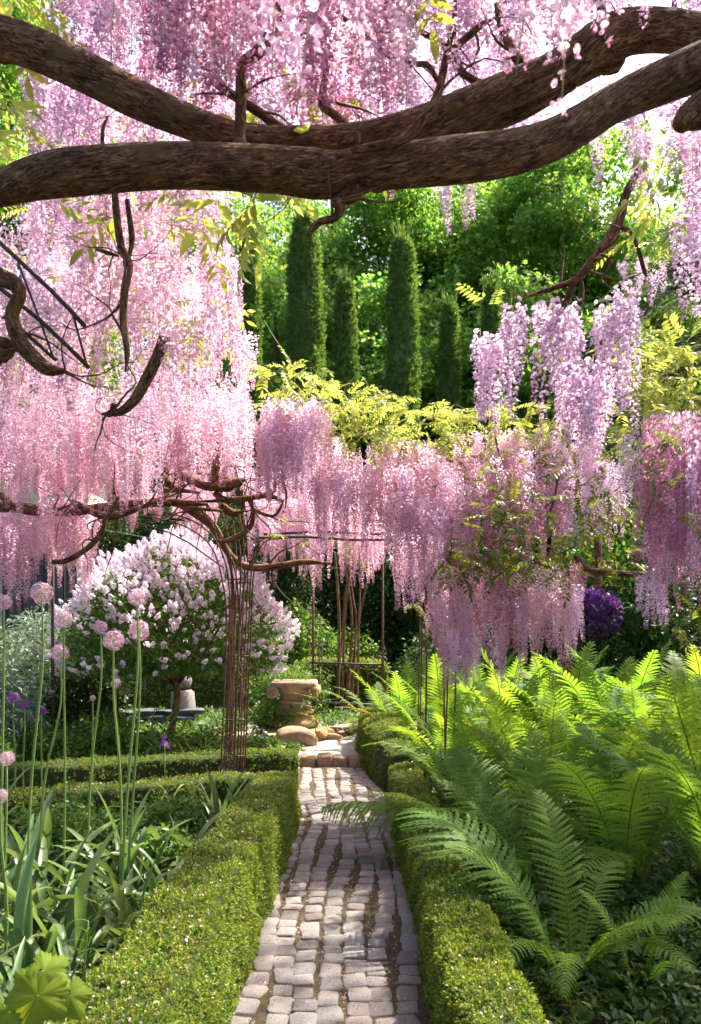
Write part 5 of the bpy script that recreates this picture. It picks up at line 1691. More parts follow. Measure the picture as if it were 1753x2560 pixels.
def clump(label, x, y, lib, n, L, seed, name, cat, group=None, spread=.08, part='leaf'):
    rs = np.random.default_rng(seed)
    t = empty(name, (x, y, 0), label, cat, group)
    for k in range(n):
        a = k * 2.4 + rs.normal(scale=.4)
        me = lib[rs.integers(len(lib))]
        link(part, me, (x + spread * rs.normal(), y + spread * rs.normal(), -.01), (rs.normal(scale=.1), rs.normal(scale=.1), a), (lambda q: (q, q * .78, q))(L * rs.uniform(.7, 1.15)), t)
    return t
SG = 'strap leaved clumps beside the left hedge'
for k, (x, y, L, n, lab) in enumerate([
    (-1.20, 2.75, .50, 13, 'strap leaved clump with a pale bent leaf near the bottom left corner'),
    (-1.55, 3.15, .58, 14, 'broad strap leaved clump at the left edge of the picture'),
    (-1.12, 3.35, .52, 13, 'grey green strap leaved clump pressed against the left hedge'),
    (-1.10, 3.95, .56, 14, 'strap leaved clump leaning a long leaf over the left hedge'),
    (-1.50, 3.85, .62, 13, 'strap leaved clump around the feet of the allium stems'),
    (-1.95, 3.75, .62, 12, 'strap leaved clump at the left edge behind the broad one'),
    (-1.30, 4.6, .6, 12, 'tall strap leaved clump with upright blades in mid bed'),
    (-1.85, 4.6, .6, 12, 'strap leaved clump behind the allium stems at left'),
    (-1.02, 5.0, .5, 9, 'slender strap leaved clump beside the far left hedge'),
    (-1.0, 2.98, .46, 9, 'low strap leaved clump between the lily stalks and the left hedge'), (-1.33, 3.55, .6, 10, 'broad strap leaved clump in the middle of the near left bed'), (-1.02, 4.45, .56, 9, 'strap leaved clump hugging the middle of the left hedge'),
    (-.98, 6.0, .5, 10, 'upright blades of a strap leaved clump at the arch foot')]):
    clump(lab, x, y, STRAP if k < 12 else STRAP[:2], int(n * 2.1), L * 1.12, 600 + k, 'strap_plant', 'strap leaved plant', SG)
DG = 'arching daylily clumps in the left beds'
for k, (x, y, L, lab) in enumerate([(-2.35, 5.0, .75, 'pale arching daylily clump left of the hedge arm'), (-1.35, 5.85, .6, 'arching daylily leaves in front of the hedge arm'), (-2.0, 8.6, .8, 'arching daylily leaves at the foot of the lilac tree'), (-2.6, 3.4, .7, 'arching thin leaves at the left edge'), (-1.6, 8.3, .6, 'arching thin leaves left of the arch rods behind the hedge')]):
    clump(lab, x, y, DAY, 26, L, 620 + k, 'daylily', 'daylily', DG, .07)
# lily stalks with ringed narrow leaves
for k, (x, y, h, lab) in enumerate([(-1.02, 3.02, .52, 'lily stalk ringed with narrow leaves before the left hedge'), (-1.42, 3.0, .5, 'second leafy lily stalk nearer the left edge'), (-.93, 3.25, .42, 'short lily stalk leaning on the hedge')]):
    t = empty('lily_stalk', (x, y, 0), lab, 'lily')
    mb = MB(); tube(mb, spline([(x, y, 0, .005), (x + .01, y, h * .5, .0045), (x + .03, y, h, .003)], step=.04), 6, val=.4); link('stem', mb.build('stem', [M['stem_green']]), parent=t)
    for q in range(26):
        zz = h * (.25 + .75 * q / 25)
        link('leaf', DAY[q % 3], (x + .012 + .02 * (q / 25), y, zz), (0, .9, q * 2.4), .11 + .05 * (1 - q / 25), t)


# grape leaf in the bottom left corner
def grape_mesh(seed=0):
    rs = np.random.default_rng(seed)
    n = 90
    a = np.linspace(-PI * .86, PI * .86, n)
    smooth = np.full(n, .62)
    for c, amp, wd in ((0, .36, .40), (1.12, .26, .38), (-1.12, .26, .38), (2.15, .12, .36), (-2.15, .12, .36)):
        smooth = np.maximum(smooth, .60 + amp * np.exp(-((a - c) / wd) ** 2))
    lob = smooth + .03 * np.sign(np.sin(a * 27))
    V = [(0, 0, 0)]
    val = [.7]
    for ring, f in enumerate((.35, .7, 1.0)):
        for i in range(n):
            r_ = lob[i] * f if f == 1 else f * smooth[i] * .98
            vein = .012 * np.cos(a[i] * 5.6) * f
            V.append((math.sin(a[i]) * r_, math.cos(a[i]) * r_, vein - .20 * f * f + .02 * rs.normal() * (f == 1)))
            val.append(float(np.clip(.35 + .15 * max(np.cos(a[i] * 5.6), 0) ** 14, 0, 1)))
    F = [(0, 1 + i + 1, 1 + i) for i in range(n - 1)]
    for r_ in range(2):
        o = 1 + r_ * n
        F += [(o + i, o + i + 1, o + n + i + 1, o + n + i) for i in range(n - 1)]
    mb = MB(); mb.add(V, F, np.array(val))
    return mb.build('grape_leaf', [M['leaf_grape']])
gp = empty('grape_vine', (-1.08, 2.3, 0), 'bright yellow green lobed vine leaves in the bottom left corner', 'vine')
GL = [grape_mesh(k) for k in range(2)]
gpts = [(95, 2490, 2.06, .10, (1.15, .15, 2.95)), (110, 2428, 2.14, .085, (.75, .35, -1.9)), (70, 2455, 2.16, .075, (.9, -.2, 2.2)), (175, 2490, 2.10, .07, (1.0, .3, -2.5)), (25, 2535, 2.05, .09, (.9, .1, 3.5))]
mb = MB()
for px, py, Y, s_, rot in gpts:
    p = at(px, py, Y)
    link('grape_leaf', GL[0 if s_ > .08 else 1], p, (Matrix.Rotation(rot[0], 3, 'X') @ Matrix.Rotation(rot[1], 3, 'Y') @ Matrix.Rotation(rot[2], 3, 'Z')).to_euler(), s_, gp)
    tube(mb, spline([(-1.08, 2.3, .02, .004), (-1.0, 2.28, p[2] * .6, .004), (*p, .002)], step=.04), 6, val=.5)
link('stem', mb.build('stem', [M['stem_green']]), parent=gp)

# ---------------------------------------------------------------- alliums
AG = 'pale mauve alliums in front of the lilac tree'
def allium(px, py, Y, rpx, label, base_px, lib, group=AG, mat_stem='stem_green'):
    p = at(px, py, Y)
    r_ = rpx / FPX * Y * .92 * (.84 + .16 * math.sin(px * 1.7))
    xb = at(base_px, 2000, Y)[0]
    t = empty('allium', (xb, Y, 0), label, 'allium', group)
    mb = MB(); tube(mb, spline([(xb, Y, -.02, .0075), (xb * .6 + p[0] * .4 + .022 * math.sin(px), Y + .01, p[2] * .45, .007), (p[0] + (p[0] - xb) * .06, Y, p[2] * .8, .006), (p[0], Y, p[2] - r_ * .1, .005)], step=.08), 8, val=.5)
    link('stem', mb.build('stem', [M[mat_stem]]), parent=t)
    link('flower_head', lib[int(px) % len(lib)], p, (.2, .1, px), r_ / .058, t)
for a_ in [
    (104, 1482, 4.0, 31, 'mauve allium on the tallest stem at left, before the dark door', 62),
    (342, 1492, 4.1, 30, 'tall mauve allium in front of the middle of the lilac crown', 295),
    (251, 1568, 4.9, 25, 'smaller pink allium just above and left of the roundest one', 215),
    (285, 1600, 4.4, 30, 'roundest pale pink allium, low before the lilac crown', 300),
    (348, 1576, 4.3, 29, 'allium right of the roundest one on a doubled stem', 310),
    (149, 1633, 4.7, 25, 'allium at left below the mauve pair, on a slanting stem', 95),
    (160, 1549, 4.6, 23, 'small mauve allium above the slanting one', 158),
    (17, 1896, 3.6, 27, 'low pink allium at the left edge above the strap leaves', 25),
    (10, 1505, 4.0, 30, 'tall allium cut by the left edge under the pink flowers', 8),
    (2, 1990, 3.4, 24, 'lowest pink allium cut by the left edge', 4)]:
    allium(*a_, AL_PALE)
for a_ in [(34, 1745, 6.5, 17, 'purple allium at far left, left one of a low pair', 34), (62, 1763, 6.4, 18, 'purple allium at far left, right one of a low pair', 62), (104, 1776, 6.6, 13, 'dull purple allium right of the low purple pair', 106), (290, 1708, 6.6, 15, 'small faded allium under the roundest pink one', 296), (232, 1745, 6.8, 12, 'tiny mauve allium low beside the blue grey rubble wall', 234)]:
    allium(*a_, AL_PURP if a_[0] < 120 else AL_PALE, group='small far alliums in the left bed')
ir = empty('dark_iris', (at(412, 1830, 7.2)[0], 7.2, 0), 'dark purple iris bloom low between the arch and the allium stems', 'iris')
mb = MB(); tube(mb, [(*ir.location, .006), (ir.location[0], 7.2, .55, .005)], 6); link('stem', mb.build('stem', [M['stem_green']]), parent=ir)
link('flower', panicle_mesh('flower', M['petal_purple'], 3, 24, .1, .05), (ir.location[0], 7.2, .52), parent=ir)
# sapling in front of the column
sx_, sy_ = at(792, 1860, 9.7)[:2]
sap = empty('sapling', (sx_, sy_, 0), 'thin pale sapling in front of the stone column', 'sapling')
mb = MB(); tube(mb, spline([(sx_, sy_, 0, .008), (sx_ - .01, sy_, .45, .006), (sx_, sy_, .8, .004)], step=.06), 6, val=.9)
for q in range(9):
    z = .25 + .06 * q; sg_ = 1 if q % 2 else -1
    tube(mb, [(sx_, sy_, z, .003), (sx_ + sg_ * (.16 + .02 * q % 3), sy_ - .03, z + .07, .0015)], 4, val=.8)
link('stem', mb.build('stem', [M['stem_green']]), parent=sap)
nL = 90
P = np.stack([sx_ + r2.normal(scale=.13, size=nL), sy_ + r2.normal(scale=.06, size=nL), r2.uniform(.3, .82, nL)], -1)
TL, FL8 = L8(.5)
mb = MB(); mb.rep(TL, FL8, leafM(nrm(r2.normal(size=(nL, 3)) + np.array([0, -.5, -.2])), [0, 0, 1], r2.normal(scale=.3, size=nL), r2.uniform(.03, .055, nL)), P, r2.uniform(.4, 1, nL))
link('leaves', mb.build('leaves', [M['leaf_gen']]), parent=sap)['kind'] = 'stuff'

# ---------------------------------------------------------------- wisteria
def vine(name, loc, label, group=None):
    return empty(name, loc, label, 'wisteria', group)


def hang(parent, regions, seed, cap=300, over=False):
    """Flower clusters of one vine. regions: (x0, x1, y0, y1 px of the attachment, Ymin, Ymax, count, Lmin, Lmax, hues)."""
    rs = np.random.default_rng(seed)
    todo = []
    for (x0, x1, y0, y1, Y0, Y1, cnt, l0, l1, hues) in regions:
        for k in range(cnt):
            u = rs.uniform()
            Y = Y0 + (Y1 - Y0) * u
            px = x0(rs) if callable(x0) else rs.uniform(x0, x1)
            py = rs.uniform(y0, y1)
            L = rs.uniform(l0, l1)
            if over and Y < 2.8:        # the nearest clusters end above the upper limb
                lim = np.interp(px, [0, 166, 332, 498, 640, 873, 1039, 1205, 1371, 1564, 1753], [30, 90, 180, 262, 300, 318, 276, 207, 149, 25, 40]) + rs.uniform(-110, 12)
                py = min(py, lim - L * FPX / Y)
            todo.append((at(px, py, Y), L, hues[rs.integers(len(hues))]))
    return place_racemes(parent, todo, rs, cap)


def place_racemes(parent, todo, rs, cap=300):
    todo.sort(key=lambda q: q[0][1])
    for p, L, hue in todo[:cap]:
        Y = p[1]
        lev = 'near' if Y < 4.3 else ('mid' if Y < 6.2 else 'far')
        base = {'near': .50, 'mid': .55, 'far': .60}[lev]
        me = RAC[lev, hue][rs.integers(3)]
        w = rs.uniform(.8, 1.2) * min(1, max(.45, L / .3))
        link('flower_raceme', me, p, (rs.normal(scale=.06), rs.normal(scale=.06), rs.uniform(0, 6.28)), (w, w, L / base), parent)
    rest = todo[cap:]
    for hue in ('pink', 'lilac', 'mauve', 'deep'):
        q = [r_ for r_ in rest if r_[2] == hue]
        if not q: continue
        n = len(q)
        S = np.stack([rs.uniform(.85, 1.2, n)] * 2 + [np.array([r_[1] for r_ in q]) / .6], -1)
        scatter('far_racemes', np.array([r_[0] for r_ in q]), np.stack([rs.normal(scale=.06, size=n), rs.normal(scale=.06, size=n), rs.uniform(0, 6.28, n)], -1), S, RACP[hue], parent=parent, seed=n)


def leafy(parent, regions, seed, lib=None, cap=300, tilt=.5, name='compound_leaf'):
    """Pinnate leaves: regions (x0, x1, y0, y1, Y0, Y1, count, size)."""
    rs = np.random.default_rng(seed)
    todo = []
    for (x0, x1, y0, y1, Y0, Y1, cnt, sz) in regions:
        for k in range(cnt):
            todo.append((at(rs.uniform(x0, x1), rs.uniform(y0, y1), rs.uniform(Y0, Y1)), sz * rs.uniform(.7, 1.2)))
    todo.sort(key=lambda q: q[0][1])
    L_ = lib or CL
    for p, s_ in todo[:cap]:
        link(name, L_[rs.integers(len(L_))], p, (rs.normal(.1, tilt), rs.normal(scale=.3), rs.uniform(0, 6.28)), s_, parent)
    if todo[cap:]:
        q = todo[cap:]; n = len(q)
        scatter('far_leaves', np.array([r_[0] for r_ in q]), np.stack([rs.normal(.1, tilt, n), rs.normal(scale=.3, size=n), rs.uniform(0, 6.28, n)], -1), np.array([r_[1] for r_ in q]), CLP, parent=parent, seed=n)


# 1. the heavy old vine overhead in the foreground
v1 = vine('wisteria_vine', tuple(at(876, 430, 2.4)), 'old wisteria with two heavy brown limbs crossing the top of the picture')
limb('trunk', v1, [(-170, 560, 34, .35), (-60, 500, 36, .15), (0, 474, 39, .08), (80, 447, 48, .03), (166, 431, 54), (270, 422, 53), (387, 416, 53), (500, 416, 54), (608, 420, 55), (700, 426, 54), (790, 437, 56), (835, 437, 52), (873, 429, 47), (1010, 415, 50), (1150, 400, 54), (1270, 384, 53), (1371, 355, 50), (1460, 308, 47), (1537, 259, 45), (1640, 212, 49), (1753, 166, 55), (1900, 110, 58), (2100, 50, 60), (2350, 60, 62), (2560, 260, 64), (2680, 800, 66), (2720, 1700, 70), (2730, 2990, 78)], 2.4, 'bark', 72, .05, 5, .012, 5)
limb('trunk', v1, [(-200, 20, 46, .1), (-60, 66, 46), (0, 92, 47), (80, 118, 47), (166, 156, 47), (250, 198, 46), (332, 242, 45), (420, 284, 42), (498, 315, 39), (570, 338, 35), (650, 348, 33), (740, 352, 33), (830, 350, 33), (900, 345, 35), (970, 332, 37), (1039, 313, 38), (1120, 284, 39), (1205, 250, 40), (1290, 216, 41), (1371, 182, 42), (1440, 140, 44), (1500, 104, 49), (1564, 82, 52), (1650, 78, 50), (1753, 88, 46), (1900, 105, 46), (2080, 80, 44), (2300, 90, 40, -.15)], 2.62, 'bark', 64, .05, 6, .012, 4)
limb('trunk', v1, [(1090, 356, 20), (1150, 337, 22), (1230, 305, 24), (1300, 275, 25), (1365, 240, 24), (1440, 195, 22), (1500, 160, 26), (1530, 150, 34), (1545, 120, 20)], 2.75, 'bark', 24, .04, 7, .015)
limb('branch', v1, [(1700, 318, 20), (1712, 300, 30), (1735, 285, 40), (1765, 270, 45), (1830, 240, 40), (1920, 170, 36, .08)], 2.3, 'bark', 24, .04, 8, .015)
BR = [
    ([(598, 380, 24), (600, 340, 16), (602, 280, 15), (603, 200, 15), (606, 160, 16), (640, 135, 17), (668, 100, 18), (690, 50, 17), (708, -20, 16)], 2.45, 9),
    ([(715, 330, 14), (660, 290, 13), (600, 250, 12), (560, 222, 13), (538, 195, 16), (536, 160, 14), (540, 120, 11), (525, 60, 12), (512, 10, 10)], 2.7, 10),
    ([(880, 376, 10), (967, 362, 13), (1005, 350, 13), (1035, 325, 14), (1070, 280, 13), (1094, 238, 12), (1108, 180, 11), (1118, 130, 10), (1133, 60, 9), (1140, -10, 8)], 2.32, 11),
    ([(1112, 135, 8), (1145, 112, 9), (1172, 90, 9), (1205, 62, 8), (1235, 45, 7)], 2.32, 12),
    ([(1210, 212, 9), (1175, 195, 10), (1150, 172, 10), (1140, 135, 9), (1100, 105, 8), (1050, 78, 7), (1030, 60, 5)], 2.75, 13),
    ([(1095, 205, 6), (1089, 193, 7), (1067, 162, 8), (1011, 160, 7), (956, 127, 6), (901, 77, 6), (873, 55, 6), (840, 30, 5)], 2.4, 14),
    ([(868, 318, 12), (840, 290, 11), (806, 262, 11), (808, 220, 9), (816, 170, 8), (800, 110, 7), (790, 60, 6)], 2.7, 15),
    ([(1335, 210, 13), (1310, 165, 14), (1285, 135, 13), (1255, 60, 13), (1240, 10, 12)], 2.8, 16),
    ([(1520, 60, 12), (1500, 20, 13), (1480, -40, 13)], 2.7, 17),
    ([(1690, 60, 8), (1685, 20, 8), (1690, -30, 8)], 2.7, 18),
    ([(893, 470, 22), (880, 488, 22), (852, 500, 18), (850, 525, 14), (838, 545, 10), (800, 555, 10), (780, 575, 9), (768, 590, 6)], 2.4, 19),
    ([(850, 512, 12), (835, 505, 14), (828, 500, 10)], 2.35, 20),
    ([(890, 358, 10), (894, 340, 9), (892, 330, 10)], 2.33, 21),
    ([(860, 440, 4), (700, 455, 4), (640, 470, 3)], 2.55, 22),
    ([(360, 80, 5), (420, 100, 6), (480, 135, 6), (520, 165, 8), (540, 175, 8)], 2.9, 23),
    ([(256, 370, 5), (258, 320, 5), (270, 290, 4)], 2.6, 24),
]
for pix, Y, sd in BR:
    limb('branch', v1, [(q[0], q[1], q[2] * .92) for q in pix], Y, 'bark', 14, .05, sd, .012)
hang(v1, [
    (340, 1000, -420, 20, 1.95, 3.3, 100, .36, .55, ['pink', 'mauve', 'deep', 'deep']),
    (60, 420, 60, 250, 3.0, 4.2, 46, .34, .55, ['mauve', 'lilac', 'mauve']),
    (150, 420, -260, -40, 2.4, 3.4, 34, .34, .5, ['mauve', 'pink']),
    (420, 980, 120, 240, 2.9, 3.9, 46, .3, .5, ['mauve', 'deep', 'lilac']),
    (960, 1500, -330, 10, 2.1, 3.6, 64, .3, .45, ['mauve', 'lilac', 'pink']),
    (960, 1330, 60, 190, 2.9, 3.8, 26, .22, .34, ['mauve', 'lilac']),
    (1480, 1800, -300, -30, 2.2, 3.4, 30, .3, .42, ['mauve', 'lilac']),
    (1300, 1753, 130, 280, 2.8, 3.6, 26, .16, .3, ['lilac', 'mauve']),
    (1560, 1760, 310, 360, 2.7, 3.2, 14, .14, .26, ['lilac', 'mauve']),
    (1030, 1200, 440, 470, 2.7, 3.0, 5, .12, .24, ['mauve', 'lilac']),
    (1095, 1180, 452, 475, 2.65, 2.75, 4, .27, .33, ['lilac', 'mauve']),
    (1715, 1800, 370, 470, 2.9, 3.4, 6, .3, .5, ['lilac']),
    (690, 790, 470, 500, 2.5, 2.7, 4, .12, .2, ['mauve', 'pink']),
], 41, cap=300, over=True)
r2 = np.random.default_rng(55)
HE = [(770, -400, 1.55, .5), (700, -330, 1.7, .46), (840, -380, 1.65, .44), (1400, -465, 1.42, .50), (1350, -420, 1.5, .44), (1480, -380, 1.6, .4), (640, -300, 1.8, .42), (920, -420, 1.8, .42), (330, -330, 1.75, .36), (1250, -400, 1.75, .36)]
for k, (px, py, Y, L) in enumerate(HE):
    link('flower_raceme', RAC['hero', 'pink'][k % 3], at(px, py, Y), (.04, .05, k * 1.7), (1, 1, L / .48), v1)
leafy(v1, [(560, 700, 470, 530, 2.7, 3.1, 6, 1.0), (600, 680, 470, 600, 2.8, 3.0, 3, 1.0), (280, 560, 470, 600, 3.0, 3.5, 5, .75), (-30, 50, 180, 400, 2.8, 3.4, 10, .7), (-20, 110, -60, 30, 2.6, 3.2, 10, .8), (230, 700, 260, 420, 3.3, 3.9, 7, .8),
           (800, 900, 180, 330, 2.8, 3.4, 5, .8), (1560, 1753, 300, 560, 2.6, 3.0, 7, .6), (420, 1753, -500, -100, 2.0, 3.4, 24, .9), (60, 260, 500, 560, 3.0, 3.4, 2, .8)], 42, lib=CLBIG)

# 2. hanging branch at the right with lilac clusters
v2 = vine('hanging_wisteria', tuple(at(1500, 620, 3.2)), 'slender wisteria branch hanging at right with loose lilac clusters')
for pix, sd, r_ in [([(1625, 360, 8), (1600, 420, 8), (1568, 480, 10), (1550, 555, 9), (1510, 615, 10), (1470, 665, 10), (1440, 700, 9), (1400, 715, 7), (1340, 735, 5), (1300, 748, 4)], 31, 1),
                    ([(1560, 485, 5), (1525, 580, 5), (1480, 660, 6), (1430, 720, 6), (1400, 780, 4)], 32, 1),
                    ([(1548, 565, 6), (1575, 580, 6), (1595, 620, 5), (1612, 680, 5), (1615, 690, 3)], 33, 1),
                    ([(1450, 690, 6), (1455, 730, 6), (1450, 790, 4)], 34, 1), ([(1440, 700, 5), (1425, 745, 5), (1400, 790, 3)], 35, 1)]:
    limb('branch', v2, pix, 3.2, 'bark', 12, .05, sd, .012)
hang(v2, [(1270, 1305, 745, 770, 3.1, 3.3, 4, .3, .46, ['lilac']), (1195, 1260, 820, 850, 3.2, 3.4, 6, .3, .42, ['lilac']), (1340, 1440, 715, 780, 3.1, 3.4, 9, .38, .6, ['lilac', 'lilac', 'mauve']), (1485, 1560, 690, 760, 3.1, 3.3, 7, .38, .55, ['lilac']),
          (1450, 1520, 880, 940, 3.3, 3.5, 6, .3, .45, ['lilac', 'mauve']), (1370, 1440, 900, 960, 3.3, 3.6, 5, .25, .4, ['mauve', 'lilac']), (1540, 1690, 640, 690, 3.1, 3.4, 9, .06, .14, ['lilac']), (1715, 1800, 430, 560, 3.0, 3.4, 6, .3, .45, ['lilac'])], 43)
leafy(v2, [(1220, 1300, 750, 780, 3.2, 3.3, 2, .5), (1560, 1660, 480, 620, 3.1, 3.3, 5, .6)], 44)

# 3. the great pink curtain on the left
v3 = vine('wisteria_vine', tuple(at(300, 900, 4.6)), 'great curtain of pink wisteria filling the left half')
for pix, Y, sd in [([(287, 470, 8), (290, 520, 9), (303, 617, 10), (322, 660, 11), (312, 730, 10), (308, 800, 9), (318, 880, 7), (314, 930, 5)], 3.05, 51), ([(318, 500, 6), (326, 560, 7), (330, 600, 7), (322, 650, 8)], 3.08, 52),
                   ([(240, 622, 4), (270, 632, 5), (298, 640, 6)], 3.06, 53), ([(-60, 660, 22), (0, 692, 22), (40, 712, 20), (48, 740, 17), (30, 790, 18), (48, 850, 20), (80, 890, 20), (120, 922, 17), (165, 928, 12)], 3.05, 54),
                   ([(-40, 850, 16), (20, 860, 14), (60, 880, 10)], 3.15, 55), ([(-40, 870, 20), (10, 890, 16), (40, 870, 8)], 3.1, 56),
                   ([(412, 845, 14), (390, 900, 14), (365, 950, 14), (335, 1000, 12), (300, 1030, 10), (255, 1035, 7)], 3.4, 57), ([(285, 1010, 8), (280, 1035, 8), (262, 1040, 5)], 3.4, 58),
                   ([(0, 1235, 8), (40, 1270, 9), (110, 1282, 7), (180, 1262, 5)], 6.4, 59), ([(132, 1405, 6), (165, 1402, 7), (209, 1378, 7), (245, 1345, 7), (259, 1318, 6), (266, 1290, 6), (281, 1270, 7), (300, 1240, 5)], 6.3, 60),
                   ([(-60, 1270, 14), (40, 1268, 13), (160, 1280, 12), (300, 1262, 11), (420, 1255, 11), (520, 1262, 9)], 6.8, 61), ([(180, 1255, 8), (260, 1290, 9), (320, 1280, 8), (400, 1250, 8)], 6.6, 62)]:
    limb('branch', v3, pix, Y, 'bark', 14, .05, sd, .02)
def edge_x(y):       # right-hand outline of the curtain in the photo
    return np.interp(y, [350, 470, 600, 700, 800, 900, 1000, 1120], [560, 575, 590, 620, 650, 660, 640, 650])
rs3 = np.random.default_rng(91)
todo = []
for (cnt, ya, yb_, Ya, Yb, la, lb_, lil_) in ((110, 330, 800, 3.3, 4.2, .30, .60, .45), (225, 400, 1010, 4.4, 5.7, .30, .66, .3), (280, 620, 1120, 5.8, 7.2, .36, .64, .12)):
    for k in range(cnt):
        y0 = rs3.uniform(ya, yb_)
        Y = rs3.uniform(Ya, Yb)
        L = rs3.uniform(la, lb_)
        px = rs3.uniform(-90, edge_x(min(y0 + 60, 1100)) - 25)
        lim = np.interp(px, [-90, 100, 230, 400, 470, 560, 690], [1470, 1340, 1330, 1250, 1190, 1260, 1240])
        yb = y0 + L * FPX / Y
        if yb > lim + 20:
            y0 -= yb - lim - (30 - 250 * rs3.uniform() ** 1.4)
        if px < 70 and y0 < 520: continue
        if Y > 4.2 and math.sin(px * .013 + 1.1) * math.sin(y0 * .012 + px * .004) > .38 and rs3.uniform() < .8: continue
        hue = ('lilac' if rs3.uniform() < .35 else 'mauve') if rs3.uniform() < lil_ + .25 * (px > 520) else 'pink'
        todo.append((at(px, y0, Y), L, hue))
for (x0, x1, y0, y1, Y0, Y1, n, l0, l1) in [(-60, 400, 960, 1110, 5.2, 6.6, 85, .34, .6), (100, 380, 1090, 1150, 6.6, 7.4, 60, .35, .55), (-80, 230, 1080, 1160, 5.8, 6.8, 26, .35, .5), (400, 640, 960, 1040, 5.4, 6.6, 60, .4, .6), (430, 620, 1090, 1150, 7.6, 8.4, 50, .35, .5), (-30, 75, 1270, 1350, 6.2, 7.0, 34, .4, .62), (70, 120, 1240, 1300, 6.2, 6.8, 12, .4, .55), (130, 245, 1240, 1330, 6.6, 7.6, 44, .35, .6), (310, 345, 1230, 1260, 6.8, 7.2, 5, .2, .32), (385, 400, 1230, 1250, 6.8, 7.2, 3, .1, .2), (440, 560, 1200, 1280, 7.4, 8.4, 30, .2, .4)]:
    for k in range(n):
        todo.append((at(rs3.uniform(x0, x1), rs3.uniform(y0, y1), rs3.uniform(Y0, Y1)), rs3.uniform(l0, l1), 'pink'))
place_racemes(v3, todo, rs3, 300)
leafy(v3, [(0, 560, 420, 900, 4.3, 6.2, 110, .8), (0, 560, 480, 900, 3.6, 5.0, 16, .7), (430, 560, 700, 900, 4.0, 4.6, 8, .8), (0, 100, 1290, 1345, 6.6, 7.2, 16, .8), (0, 600, 350, 560, 4.2, 6, 50, .9), (480, 560, 720, 860, 3.7, 4.2, 6, .9)], 45)

# 4. the arch crown and the bank of flowers across the middle
v4 = vine('wisteria_vine', tuple(at(560, 1955, 7.3)[:2]) + (0,), 'wisteria trained over the rod arch, its knotted crown above the rods')
for pix, dY, sd, mt in [
    ([(366, 1130, 10), (395, 1175, 13), (421, 1208, 13), (450, 1225, 10)], -.2, 71, 'bark'), ([(440, 1180, 13), (480, 1200, 14), (520, 1216, 14), (560, 1212, 18), (590, 1206, 16), (615, 1198, 9)], -.25, 72, 'bark'),
    ([(540, 1214, 20), (560, 1210, 25), (578, 1208, 22), (585, 1205, 12)], -.2, 73, 'bark'), ([(531, 1205, 13), (540, 1170, 14), (552, 1135, 11), (556, 1115, 9)], -.25, 74, 'bark'), ([(546, 1205, 9), (562, 1175, 9), (574, 1155, 7)], -.2, 75, 'bark'),
    ([(520, 1190, 7), (505, 1150, 7), (498, 1080, 6)], -.1, 76, 'bark'), ([(500, 1185, 12), (503, 1150, 12), (506, 1110, 10)], .1, 77, 'bark'), ([(540, 1160, 5), (500, 1110, 5), (470, 1080, 4)], -.1, 78, 'bark'),
    ([(537, 1231, 10), (560, 1249, 11), (618, 1246, 10), (676, 1234, 9), (690, 1222, 8)], -.2, 79, 'bark'), ([(660, 1240, 7), (690, 1244, 7), (708, 1254, 6)], -.2, 80, 'bark'),
    ([(622, 1250, 6), (640, 1276, 6), (682, 1290, 5), (700, 1272, 5), (710, 1250, 4)], -.2, 81, 'bark_tan'), ([(343, 1249, 9), (400, 1256, 10), (445, 1260, 11), (479, 1278, 13), (520, 1305, 14), (537, 1322, 13), (560, 1365, 12), (589, 1402, 11), (632, 1419, 11), (700, 1414, 11), (760, 1405, 10), (830, 1408, 8)], .1, 82, 'bark_tan'),
    ([(398, 1225, 8), (450, 1226, 8), (500, 1232, 7)], .0, 83, 'bark_tan'), ([(634, 1268, 8), (632, 1300, 8), (618, 1326, 8), (569, 1352, 8), (545, 1350, 6)], -.1, 84, 'bark_tan'), ([(554, 1262, 10), (583, 1283, 12), (612, 1276, 9)], -.1, 85, 'bark'),
    ([(688, 1220, 6), (686, 1145, 5), (680, 1060, 5), (676, 1000, 4)], -.3, 86, 'bark'), ([(688, 1190, 4), (708, 1205, 4), (716, 1235, 4), (714, 1270, 3)], -.2, 87, 'bark'), ([(685, 1150, 5), (710, 1130, 5), (718, 1110, 4)], -.3, 88, 'bark'),
    ([(470, 1270, 7), (500, 1272, 7), (560, 1278, 6)], .0, 89, 'bark_tan'), ([(560, 1350, 5), (585, 1480, 3.5), (582, 1700, 3.5), (572, 1990, 4)], .05, 90, 'bark_tan'), ([(808, 1232, 5), (840, 1208, 6), (850, 1190, 5)], .8, 91, 'bark_tan')]:
    limb('branch', v4, [(q[0], q[1], q[2] * .8) for q in pix], 7.3 + dY, mt, 12, .06, sd, .03)
hang(v4, [
    (660, 815, 985, 1050, 6.2, 6.9, 48, .42, .78, ['mauve', 'lilac', 'pink']), (640, 740, 1010, 1080, 6.1, 6.7, 26, .5, .65, ['lilac', 'mauve', 'pink']),
    (780, 975, 1110, 1200, 6.4, 7.0, 50, .5, .8, ['mauve', 'pink']), (640, 830, 1180, 1260, 9.4, 10.6, 60, .45, .7, ['pink']),
    (620, 960, 1230, 1310, 9, 10.4, 90, .45, .75, ['pink']), (760, 800, 1350, 1400, 8.8, 9.2, 6, .35, .5, ['pink']), (840, 970, 1290, 1340, 9.2, 10.2, 34, .4, .6, ['pink']),
    (620, 980, 1090, 1200, 9.4, 10.6, 70, .4, .7, ['pink', 'mauve']), (960, 1120, 1090, 1160, 6.6, 7.2, 40, .5, .7, ['pink'])], 46)
